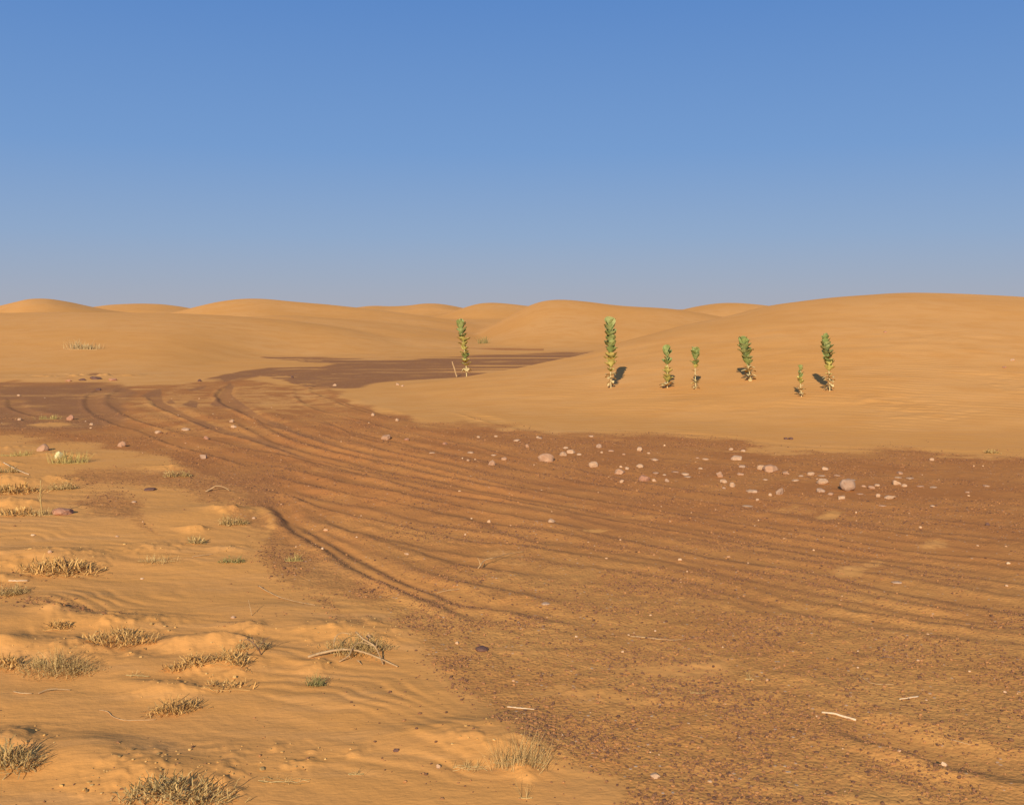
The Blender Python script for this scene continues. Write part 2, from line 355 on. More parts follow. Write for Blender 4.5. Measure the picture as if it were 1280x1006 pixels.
# wind ripples in the near sand
ph = (Y * 0.93 + X * 0.36 + 0.35 * fbm(X / 0.8, Y / 0.8, 3, 31)) * 2 * np.pi / 0.125
rip = (np.sin(ph) + 0.3 * np.sin(2 * ph + .7)) * (0.2 + 0.8 * sst(-.1, .5, fbm(X / 0.9, Y / 0.6, 3, 33)))
ripm = foresand * (1 - rough) * sst(3.0, 3.6, Y) * (1 - sst(8, 12, Y))
z += 0.0038 * rip * ripm
ph2 = (Y * 0.8 - X * 0.25 + 0.9 * fbm(X / 2.5, Y / 2.0, 3, 35)) * 2 * np.pi / 0.42
z += 0.007 * np.sin(ph2) * DUNER * (0.25 + 0.75 * sst(-.3, .5, fbm(X / 4, Y / 2.5, 3, 37))) * (1 - sst(24, 34, Y)) * (X > 0) * .55 * sst(-.25, .35, NX2 + .3 * NY1)
# crumbly gravel surface
cl = fbm(X / 0.10, Y / 0.10, 3, 51)
z += 0.010 * np.clip(cl, -0.2, 1) * rm * (1 - floorm) * (Y < 18)
z[0:3, :] = np.mean(z[2])

# ------------------------------------------------------------------ look-up helpers on the sheet
def gz(x, y):
    r = math.hypot(x, y); a = math.atan2(x, y)
    i = np.clip(np.searchsorted(lr, math.log(max(r, .26))) - 1, 0, NR - 2); j = np.clip(np.searchsorted(ang, a) - 1, 0, NA - 2)
    fi = (math.log(max(r, .26)) - lr[i]) / (lr[i + 1] - lr[i]); fj = (a - ang[j]) / (ang[j + 1] - ang[j])
    return float((z[i, j] * (1 - fj) + z[i, j + 1] * fj) * (1 - fi) + (z[i + 1, j] * (1 - fj) + z[i + 1, j + 1] * fj) * fi)

def hit(px, py):
    """first point of the ground sheet seen at a photo pixel"""
    d = ray(px, py); a = math.atan2(d[0], d[1]); hr = math.hypot(d[0], d[1])
    j = int(np.argmin(np.abs(ang - a))); col = z[:, j]
    zr = H + d[2] / hr * rad
    k = np.nonzero((zr <= col) & (rad > 2.0))[0]
    i = int(k[0]) if len(k) else NR - 1
    z0, z1 = zr[i - 1] - col[i - 1], zr[i] - col[i]
    t = z0 / (z0 - z1) if z0 != z1 else 0
    r = rad[i - 1] + t * (rad[i] - rad[i - 1])
    x, y = r * d[0] / hr, r * d[1] / hr
    return Vector((x, y, gz(x, y)))

# ------------------------------------------------------------------ materials
def mat(name):
    m = bpy.data.materials.new(name); m.use_nodes = True
    nt = m.node_tree; nt.nodes.clear()
    o = nt.nodes.new('ShaderNodeOutputMaterial'); b = nt.nodes.new('ShaderNodeBsdfPrincipled')
    b.inputs['Specular IOR Level'].default_value = 0.15; b.inputs['Roughness'].default_value = 0.9
    nt.links.new(b.outputs[0], o.inputs[0])
    return m, nt, b

class G:
    def __init__(s, nt): s.nt = nt; s.tc = nt.nodes.new('ShaderNodeTexCoord').outputs['Object']
    def l(s, a, b): s.nt.links.new(a, b)
    def attr(s, n):
        a = s.nt.nodes.new('ShaderNodeAttribute'); a.attribute_name = n; return a.outputs['Fac']
    def noise(s, sc, det=4, rough=.55, vec=None, dist=0):
        n = s.nt.nodes.new('ShaderNodeTexNoise'); n.inputs['Scale'].default_value = sc; n.inputs['Detail'].default_value = det
        n.inputs['Roughness'].default_value = rough; n.inputs['Distortion'].default_value = dist
        s.l(vec or s.tc, n.inputs['Vector']); return n.outputs['Fac']
    def scaled(s, v):
        m = s.nt.nodes.new('ShaderNodeMapping'); m.inputs['Scale'].default_value = v; s.l(s.tc, m.inputs['Vector']); return m.outputs[0]
    def ramp(s, f, a, b):
        r = s.nt.nodes.new('ShaderNodeMapRange'); r.interpolation_type = 'SMOOTHSTEP'
        r.inputs[1].default_value = a; r.inputs[2].default_value = b; s.l(f, r.inputs[0]); return r.outputs[0]
    def mix(s, f, a, b):
        m = s.nt.nodes.new('ShaderNodeMix'); m.data_type = 'RGBA'
        if isinstance(f, (int, float)): m.inputs[0].default_value = f
        else: s.l(f, m.inputs[0])
        for k, v in ((6, a), (7, b)):
            if isinstance(v, tuple): m.inputs[k].default_value = (*v, 1)
            else: s.l(v, m.inputs[k])
        return m.outputs[2]
    def math(s, op, a, b=None):
        m = s.nt.nodes.new('ShaderNodeMath'); m.operation = op
        for k, v in ((0, a), (1, b)):
            if v is None: continue
            if isinstance(v, (int, float)): m.inputs[k].default_value = v
            else: s.l(v, m.inputs[k])
        return m.outputs[0]
    def bump(s, h, st, dist, prev=None):
        b = s.nt.nodes.new('ShaderNodeBump'); b.inputs['Distance'].default_value = dist
        if isinstance(st, (int, float)): b.inputs['Strength'].default_value = st
        else: s.l(st, b.inputs['Strength'])
        s.l(h, b.inputs['Height'])
        if prev: s.l(prev, b.inputs['Normal'])
        return b.outputs[0]

SAND = (0.645, 0.302, 0.081); SAND2 = (0.605, 0.271, 0.069); SANDP = (0.665, 0.327, 0.101)
gm, nt, bs = mat('desert_ground'); g = G(nt)
a_gr, a_dk, a_fl, a_rutshade, a_near = g.attr('gravel'), g.attr('dark'), g.attr('floor'), g.attr('rut_shade_gravel'), g.attr('nearsand')
n_big = g.noise(0.12, 3); n_mid = g.noise(1.1, 5); n_sm = g.noise(14, 4); n_fine = g.noise(90, 3); n_grain = g.noise(300, 2)
sand = g.mix(g.ramp(n_big, .35, .65), SAND, SANDP)
sand = g.mix(g.math('MULTIPLY', g.ramp(n_mid, .4, .7), .6), sand, SAND2)
sand = g.mix(g.math('MULTIPLY', a_near, .75), sand, (0.665, 0.300, 0.077))
sand = g.mix(g.math('MULTIPLY', g.ramp(n_grain, .45, .7), .22), sand, (0.36, 0.16, 0.06))
tint = g.ramp(g.noise(1.7, 5, .62, g.scaled((.55, 1.3, 1)), .6), .40, .62)
sand = g.mix(g.math('MULTIPLY', g.math('MULTIPLY', tint, a_near), .7), sand, (0.60, 0.283, 0.086))
streak = g.noise(3.2, 4, .6, g.scaled((.35, 1.6, 1)))
sand = g.mix(g.math('MULTIPLY', g.ramp(streak, .5, .72), .20), sand, (0.66, 0.36, 0.15))
red = g.mix(g.ramp(n_mid, .35, .68), (0.415, 0.163, 0.049), (0.48, 0.200, 0.058))
a_ro = g.attr('nearroad')
red = g.mix(a_ro, red, g.mix(g.ramp(n_mid, .35, .68), (0.505, 0.230, 0.064), (0.57, 0.273, 0.077)))
red = g.mix(g.math('MULTIPLY', g.ramp(n_sm, .42, .66), .35), red, (0.37, 0.150, 0.050))
dark = g.mix(g.ramp(n_sm, .35, .7), (0.275, 0.125, 0.053), (0.345, 0.158, 0.063))
grav = g.mix(a_dk, red, dark)
# speckles of single dark and pale grains, gathered in drifts
vor = nt.nodes.new('ShaderNodeTexVoronoi'); vor.inputs['Scale'].default_value = 42; g.l(g.tc, vor.inputs['Vector'])
spk = g.math('LESS_THAN', vor.outputs['Distance'], .33)
sel = nt.nodes.new('ShaderNodeSeparateColor'); g.l(vor.outputs['Color'], sel.inputs[0])
spk_d = g.math('MULTIPLY', spk, g.math('GREATER_THAN', sel.outputs[0], .52))
spk_l = g.math('MULTIPLY', spk, g.math('GREATER_THAN', sel.outputs[1], .965))
drift = g.ramp(g.noise(2.3, 5, .62), .38, .62)
grav = g.mix(g.math('MULTIPLY', spk_d, g.math('MULTIPLY', drift, .6)), grav, (0.24, 0.105, 0.045))
grav = g.mix(g.math('MULTIPLY', spk_l, .8), grav, (0.55, 0.38, 0.25))
sandy = g.ramp(g.noise(0.8, 6, .6), .52, .72)
grav = g.mix(g.math('MULTIPLY', sandy, .38), grav, (0.56, 0.26, 0.072))
grav = g.mix(g.math('MULTIPLY', a_rutshade, .6), grav, (0.27, 0.115, 0.05))  # darkens the rut's near wall, dark gravel and painted shade together
grav = g.mix(g.math('MULTIPLY', a_fl, .34), grav, (0.53, 0.225, 0.062))
edge = g.math('ADD', a_gr, g.math('MULTIPLY', g.math('SUBTRACT', g.noise(26, 4, .7), .5), g.math('MULTIPLY', g.math('MULTIPLY', a_gr, g.math('SUBTRACT', 1.0, a_gr)), 5.0)))
gfac = g.ramp(edge, .18, .82)
col = g.mix(gfac, sand, grav)
g.l(col, bs.inputs['Base Color']); bs.inputs['Roughness'].default_value = 1.0; bs.inputs['Specular IOR Level'].default_value = 0.05
# relief: sand ripples, then gravel crumbs
wv = nt.nodes.new('ShaderNodeTexWave'); wv.bands_direction = 'Y'; wv.inputs['Scale'].default_value = 1.15; wv.inputs['Distortion'].default_value = 6.5
wv.inputs['Detail'].default_value = 3; wv.inputs['Detail Scale'].default_value = 0.9
mp = nt.nodes.new('ShaderNodeMapping'); mp.inputs['Rotation'].default_value = (0, 0, .35); g.l(g.tc, mp.inputs['Vector']); g.l(mp.outputs[0], wv.inputs['Vector'])
inv = g.math('SUBTRACT', 1.0, gfac)
wst = g.math('SUBTRACT', g.math('MULTIPLY', g.ramp(g.noise(.35, 4), .38, .66), .24), g.math('MULTIPLY', a_near, .14))
b1 = g.bump(wv.outputs['Fac'], g.math('MULTIPLY', inv, g.math('MAXIMUM', wst, 0.0)), .028)
nrip = g.noise(1.0, 4, .6, g.scaled((7, 24, 8)), .8)
b2 = g.bump(nrip, g.math('MULTIPLY', inv, g.math('MULTIPLY', a_near, .36)), .014, g.bump(n_sm, g.math('MULTIPLY', inv, .38), .016, b1))
b3 = g.bump(g.math('ADD', g.math('MULTIPLY', n_fine, .6), g.math('MULTIPLY', g.math('SUBTRACT', .5, vor.outputs['Distance']), .8)), g.math('MULTIPLY', gfac, g.math('SUBTRACT', .9, g.math('MULTIPLY', a_fl, .5))), .006, b2)
b4 = g.bump(n_fine, .15, .003, b3)
g.l(b4, bs.inputs['Normal'])

def simple(name, cols, rough=.85, sc=30, bumpd=.004, island=True, spec=.2, trans=0):
    m, nt, b = mat(name); g = G(nt)
    n = g.noise(sc, 5, .6)
    if island:
        gi = nt.nodes.new('ShaderNodeNewGeometry'); r = gi.outputs['Random Per Island']
        rp = nt.nodes.new('ShaderNodeValToRGB'); e = rp.color_ramp.elements
        for i, c in enumerate(cols):
            p = i / max(1, len(cols) - 1)
            el = e[0] if i == 0 else e.new(p) if i < len(cols) - 1 else e[-1]
            el.position = p; el.color = (*c, 1)
        g.l(r, rp.inputs[0]); base = rp.outputs[0]
        dk = tuple(v * .6 for v in cols[0])
        base = g.mix(g.math('MULTIPLY', g.ramp(n, .45, .75), .35), base, dk)
    else:
        base = g.mix(g.ramp(n, .35, .65), cols[0], cols[1])
        if len(cols) > 2: base = g.mix(g.math('MULTIPLY', g.ramp(g.noise(sc * 3, 4, .7), .55, .72), .7), base, cols[2])
    g.l(base, b.inputs['Base Color']); b.inputs['Roughness'].default_value = rough; b.inputs['Specular IOR Level'].default_value = spec
    g.l(g.bump(g.noise(sc * 2.5, 5, .65), .7, bumpd), b.inputs['Normal'])
    return m

M_straw = simple('dry_straw', [(.20, .13, .045), (.52, .34, .13), (.62, .43, .18), (.32, .21, .075)])
M_shrub = simple('dry_shrub', [(.22, .14, .05), (.50, .32, .115), (.34, .225, .08), (.60, .40, .16), (.18, .125, .045)])
M_curl = simple('withered_leaves', [(.30, .17, .055), (.62, .34, .10), (.48, .27, .085), (.68, .41, .14), (.20, .12, .045)])
M_yel = simple('yellow_grass', [(.30, .23, .07), (.52, .38, .13), (.40, .32, .10)])
M_far = simple('pale_bush', [(.34, .24, .11), (.56, .40, .19), (.44, .33, .15)])
M_grn = simple('green_shoots', [(.13, .125, .035), (.26, .225, .08), (.38, .28, .11)])
M_twigp = simple('bleached_wood', [(.38, .225, .10), (.48, .31, .15), (.28, .15, .065)], island=False, sc=18)
M_twigw = simple('white_wood', [(.56, .38, .21), (.66, .48, .30), (.44, .27, .13)], island=False, sc=18)
M_twigd = simple('dark_wood', [(.16, .09, .05), (.24, .14, .08), (.09, .05, .035)], island=False, sc=18)
M_stem = simple('pale_stem', [(.52, .40, .18), (.62, .48, .23), (.40, .33, .13)], island=False, sc=14)
M_leaf = simple('glaucous_leaf', [(.20, .24, .062), (.30, .325, .105), (.24, .28, .078), (.38, .39, .155), (.16, .21, .05)], sc=16, rough=.6, spec=.35)
M_leafy = simple('yellowed_leaf', [(.46, .40, .10), (.58, .47, .14), (.36, .34, .09)], sc=16, rough=.7)
M_leafw = simple('withered_leaf', [(.50, .36, .14), (.62, .47, .22), (.38, .25, .09)], sc=16, rough=.8)
M_peb = simple('gravel_stone', [(.12, .058, .032), (.19, .088, .043), (.28, .125, .054), (.44, .20, .07), (.15, .072, .038)], sc=60)  # browns kept dark so the grains also stand for their shadow dots
M_chip = simple('pale_pebble', [(.50, .26, .12), (.60, .36, .19), (.70, .47, .28)], sc=60)
STMAT = {
    'pink': simple('pink_stone', [(.39, .205, .11), (.46, .265, .15), (.35, .15, .066)], island=False, sc=11, bumpd=.02),
    'pale': simple('pale_stone', [(.43, .25, .135), (.52, .33, .195), (.38, .17, .075)], island=False, sc=13, bumpd=.015),
    'grey': simple('grey_stone', [(.34, .20, .12), (.43, .27, .17), (.33, .155, .075)], island=False, sc=12, bumpd=.02),
    'red': simple('red_stone', [(.36, .165, .09), (.44, .22, .125), (.24, .10, .06)], island=False, sc=12, bumpd=.02),
    'dark': simple('dark_stone', [(.12, .062, .045), (.17, .085, .058), (.08, .04, .03)], island=False, sc=14, bumpd=.015),
    'yell': simple('pale_yellow', [(.70, .62, .30), (.80, .73, .42), (.52, .44, .18)], island=False, sc=12, bumpd=.01),
}

# ------------------------------------------------------------------ object helpers
def mesh_np(name, V, faces_flat, nper, material, smooth=False):
    me = bpy.data.meshes.new(name); V = np.asarray(V, np.float32)
    nf = len(faces_flat) // nper
    me.vertices.add(len(V)); me.vertices.foreach_set('co', V.ravel())
    me.loops.add(len(faces_flat)); me.loops.foreach_set('vertex_index', np.asarray(faces_flat, np.int32))
    me.polygons.add(nf)
    me.polygons.foreach_set('loop_start', np.arange(0, nf * nper, nper, dtype=np.int32))
    me.polygons.foreach_set('loop_total', np.full(nf, nper, np.int32))
    me.polygons.foreach_set('use_smooth', np.full(nf, smooth))
    me.update(calc_edges=True)
    me.materials.append(material)
    return me

def mesh_py(name, V, Fc, material, smooth=False):
    me = bpy.data.meshes.new(name); me.from_pydata([tuple(v) for v in V], [], Fc); me.update()
    if smooth: me.polygons.foreach_set('use_smooth', [True] * len(me.polygons))
    me.materials.append(material); return me

def link(name, me, parent=None, loc=None):
    o = bpy.data.objects.new(name, me); C.objects.link(o)
    if parent: o.parent = parent
    if loc is not None: o.location = loc
    return o

def tag(o, label, cat, group=None):
    o['label'] = label; o['category'] = cat
    if group: o['group'] = group
    return o

# ------------------------------------------------------------------ the ground sheet
V = np.stack([X, Y, z], -1).reshape(-1, 3)
i0 = np.arange(NR - 1)[:, None] * NA; j0 = np.arange(NA)[None, :]; j1 = (j0 + 1) % NA
fc = np.stack([i0 + j0, i0 + j1, i0 + NA + j1, i0 + NA + j0], -1).reshape(-1, 4)[:, ::-1]
# close the small hole under the tripod
V = np.concatenate([V, [[0, 0, float(np.mean(z[0]))]]]); ctr = len(V) - 1
me = mesh_np('ground', V, fc.ravel(), 4, gm, True)
ground = link('ground', me); ground['kind'] = 'structure'
cap_n = NA
bmV = [tuple(V[k]) for k in range(NA)] + [tuple(V[ctr])]
import bmesh
bm = bmesh.new(); bm.from_mesh(me); bm.verts.ensure_lookup_table()
for k in range(NA):
    f = bm.faces.new((bm.verts[k], bm.verts[ctr], bm.verts[(k + 1) % NA])); f.smooth = True
bm.normal_update()
bm.to_mesh(me); bm.free()
def setattr_(n, arr):
    a = me.attributes.new(n, 'FLOAT', 'POINT')
    a.data.foreach_set('value', np.append(arr.ravel(), arr.ravel()[0]).astype(np.float32))
onR = sst(0.012, 0.05, np.where(Y < 46, RD, 0)) * (PY < 700)
gravel = np.maximum(road, np.maximum(patchD * .62, np.maximum(darkl, np.maximum(darkp, thin * .7))))
gravel = np.maximum(gravel, rut_shade_gravel * .85 * (1 - onR))
stk = fbm(X / 5.0, Y / .9, 5, 210)
gravel = gravel * (1 - .75 * sst(.10, .42, stk) * np.maximum(darkp, sst(19, 24, Y) * (1 - darkl)) * (Y > 17))
gravel = gravel * (1 - .45 * sst(.05, .5, fbm(X / 1.6, Y / .8, 5, 215)) * darkl)
gravel = gravel * (1 - sandp) * np.where(Y < 46, 1 - onR, 1)
gravel = gravel * np.where((Y > 28) & (X < 0), 1 - sst(.10, .3, np.maximum(la, lb)), 1)
setattr_('gravel', np.clip(gravel, 0, 1))
dk = np.maximum(darkl * .8, np.maximum(darkp * .85, patchD * .25))
for i, pl in enumerate([[(176, 500), (186, 496), (201, 492), (204, 504), (206, 513), (197, 514), (192, 507)], [(262, 513), (274, 499), (287, 484), (293, 488), (290, 500), (302, 516), (322, 527), (290, 519)],
                        [(227, 513), (238, 505), (247, 507), (248, 518), (236, 516)], [(207, 508), (217, 505), (220, 512), (211, 512)], [(276, 475), (300, 471), (330, 467), (330, 471), (300, 477), (282, 482)],
                        [(90, 475.5), (120, 471.5), (150, 474), (120, 475.5)], [(235, 492), (258, 488), (256, 491), (240, 494)],
                        [(287, 485), (274, 500), (270, 512), (300, 520), (330, 535), (380, 556), (430, 572), (480, 586), (478, 579), (420, 562), (370, 545), (330, 528), (305, 512), (292, 500)],
                        [(186, 500), (195, 515), (220, 527), (260, 545), (320, 563), (380, 584), (380, 577), (320, 555), (265, 537), (222, 518), (205, 507)]]):
    q = inpoly(pl, 2.0, 1.8, 30 + i, .5)
    dk = np.maximum(dk, .8 * q); gravel = np.maximum(gravel, .85 * q)
me.attributes['gravel'].data.foreach_set('value', np.append(np.clip(gravel, 0, 1).ravel(), 0).astype(np.float32))
near_mix = sst(680, 900, PY) * FRONT
setattr_('dark', np.clip(dk + .0 * near_mix, 0, 1))
setattr_('floor', floorm)
setattr_('nearroad', (1 - sst(5.5, 10.5, Y + .25 * X)) * FRONT)
setattr_('rut_shade_gravel', rut_shade_gravel)
setattr_('nearsand', np.maximum(foresand, np.clip(sandp * 1.3, 0, 1) * (Y < 18)))

# ------------------------------------------------------------------ loose gravel: countless small stones
def ico():
    t = (1 + 5 ** .5) / 2
    v = np.array([(-1, t, 0), (1, t, 0), (-1, -t, 0), (1, -t, 0), (0, -1, t), (0, 1, t), (0, -1, -t), (0, 1, -t), (t, 0, -1), (t, 0, 1), (-t, 0, -1), (-t, 0, 1)], float)
    v /= np.linalg.norm(v[0])
    f = [(0, 11, 5), (0, 5, 1), (0, 1, 7), (0, 7, 10), (0, 10, 11), (1, 5, 9), (5, 11, 4), (11, 10, 2), (10, 7, 6), (7, 1, 8), (3, 9, 4), (3, 4, 2), (3, 2, 6), (3, 6, 8), (3, 8, 9), (4, 9, 5), (2, 4, 11), (6, 2, 10), (8, 6, 7), (9, 8, 1)]
    return v, np.array(f)
IV, IF = ico()

def sample(n, ymin, ymax, power):
    u = rng.random(n)
    yy = ymin * (ymax / ymin) ** (u ** power)
    th = rng.uniform(-31, 31, n)
    return yy * np.tan(np.radians(th)), yy

def grid_at(arr, x, y):
    r = np.hypot(x, y); a = np.arctan2(x, y)
    i = np.clip(np.searchsorted(lr, np.log(r)) - 1, 0, NR - 2); j = np.clip(np.searchsorted(ang, a) - 1, 0, NA - 2)
    fi = (np.log(r) - lr[i]) / (lr[i + 1] - lr[i]); fj = (a - ang[j]) / (ang[j + 1] - ang[j])
    return (arr[i, j] * (1 - fj) + arr[i, j + 1] * fj) * (1 - fi) + (arr[i + 1, j] * (1 - fj) + arr[i + 1, j + 1] * fj) * fi

def pebbles(name, x, y, r, material, flat=.7):
    n = len(x); zz = grid_at(z, x, y)
    sc = (r[:, None] * np.stack([rng.uniform(.75, 1.35, n), rng.uniform(.75, 1.2, n), rng.uniform(.45, .95, n) * flat / .7], -1))
    P = IV[None] * (1 + rng.uniform(-.22, .22, (n, 12, 1))) * sc[:, None, :]
    a = rng.uniform(0, 6.28, n); ca, sa = np.cos(a)[:, None], np.sin(a)[:, None]
    px_ = P[..., 0] * ca - P[..., 1] * sa; py_ = P[..., 0] * sa + P[..., 1] * ca
    P = np.stack([px_ + x[:, None], py_ + y[:, None], P[..., 2] + (zz + sc[:, 2] * .35)[:, None]], -1)
    fcs = (IF[None] + (np.arange(n) * 12)[:, None, None]).reshape(-1)
    o = link(name, mesh_np(name, P.reshape(-1, 3), fcs, 3, material))
    o['kind'] = 'stuff'; return o

x, y = sample(950000, 3.2, 19, .8)
gv = grid_at(gravel * (1 - .8 * floorm) + .25 * rut_shade_gravel + .03 * foresand * (NX1 > -.1), x, y)
dr = sst(-.12, .32, fbm(x / .45, y / .4, 4, 700)) * .75 + .25 * sst(-.1, .3, fbm(x / 2.2, y / 1.5, 3, 720))
keep = rng.random(len(x)) < np.clip(gv, 0, 1) * dr * .46
x, y = x[keep], y[keep]
r = np.clip(rng.lognormal(math.log(.0032), .48, len(x)), .0017, .010) * (1 + .03 * np.maximum(0, y - 6))
gro = pebbles('gravel', x, y, r, M_peb); gro['label'] = 'dark brown gravel strewn over the track'; gro['category'] = 'gravel'
x, y = sample(2600, 3.2, 26, .8)
keep = rng.random(len(x)) < np.clip(grid_at(gravel, x, y), 0.04, 1) * .15
x, y = x[keep], y[keep]; r = np.clip(rng.lognormal(math.log(.0068), .4, len(x)), .003, .02) * (1 + .05 * np.maximum(0, y - 6))
cho = pebbles('pale_pebbles', x, y, r, M_chip); cho['label'] = 'tiny pale pebbles sprinkled over the gravel'; cho['category'] = 'pebbles'

# withered bits lying about the tufts
x, y = sample(60000, 3.2, 14, .8)
keep = rng.random(len(x)) < np.clip(grid_at(rough * foresand, x, y) - .08, 0, 1) * .30
x, y = x[keep], y[keep]
lit = pebbles('plant_litter', x, y, np.clip(rng.lognormal(math.log(.0042), .5, len(x)), .002, .013), M_curl)
lit['label'] = 'withered bits and crumbs lying about the dry tufts'; lit['category'] = 'plant litter'

# ------------------------------------------------------------------ stones
def icosph(sub):
    V = [Vector(v) for v in IV]; Fc = [tuple(f) for f in IF]
    for _ in range(sub):
        c = {}; nf = []
        def mid(a, b):
            k = (min(a, b), max(a, b))
            if k not in c: V.append(((V[a] + V[b]) / 2).normalized()); c[k] = len(V) - 1
            return c[k]
        for a, b, d in Fc:
            e, f, h = mid(a, b), mid(b, d), mid(d, a); nf += [(a, e, h), (b, f, e), (d, h, f), (e, f, h)]
        Fc = nf
    return np.array([tuple(v) for v in V]), Fc
SV, SF = icosph(3)

def stone(label, px, py, w, h, kind, name='stone', group=None, form='round', cat='stone'):
    p = hit(px, py + h * .42); d = (p - Vector((0, 0, H))).length
    W_, Hh = .94 * w * d / F, .9 * h * d / F
    r = random.Random(int(px * 7 + py * 13)); P = SV.copy()
    # cut by random planes for a broken-rock outline
    nc = {'egg': 0, 'round': 11, 'flat': 8, 'angular': 14}[form]
    if form == 'egg': nc = 0
    for k in range(nc):
        n = np.array([r.gauss(0, 1), r.gauss(0, 1), r.gauss(0, .8)]); n /= np.linalg.norm(n)
        c = r.uniform(.68, .92) if form != 'angular' else r.uniform(.5, .85)
        dd = P @ n; ov = np.maximum(dd - c, 0); P -= ov[:, None] * n * .88
    o = r.uniform(0, 50)
    P *= (1 + .17 * fbm(P[:, 0] * 1.6 + o + P[:, 2], P[:, 1] * 1.6 + P[:, 2] * 1.3, 3, 800))[:, None]
    P -= (P.max(0) + P.min(0)) / 2
    ext = P.max(0) - P.min(0)
    depth = W_ * (r.uniform(.7, 1.0) if form != 'flat' else r.uniform(.8, 1.2))
    # the picture height of a flat stone is mostly its top seen at a slant
    sl = (H - p.z) / d
    vis = max(Hh - depth * sl * (.55 if form != 'flat' else .75), Hh * .45)
    hz = vis * 1.45
    P *= np.array([W_, depth, hz]) / ext
    a = r.uniform(-.25, .25); ca, sa = math.cos(a), math.sin(a)
    P = np.stack([P[:, 0] * ca - P[:, 1] * sa, P[:, 0] * sa + P[:, 1] * ca, P[:, 2]], -1)
    if form == 'angular': P[:, 0] += P[:, 2] * r.uniform(-.4, .4)
    me = mesh_py(name, P + np.array([0, 0, hz * .5]), SF, STMAT[kind], True)
    o = link(name, me, loc=(p.x, p.y + depth * .3, gz(p.x, p.y + depth * .3) - hz * (.34 if form != 'egg' else .12)))
    return tag(o, label, cat, group)

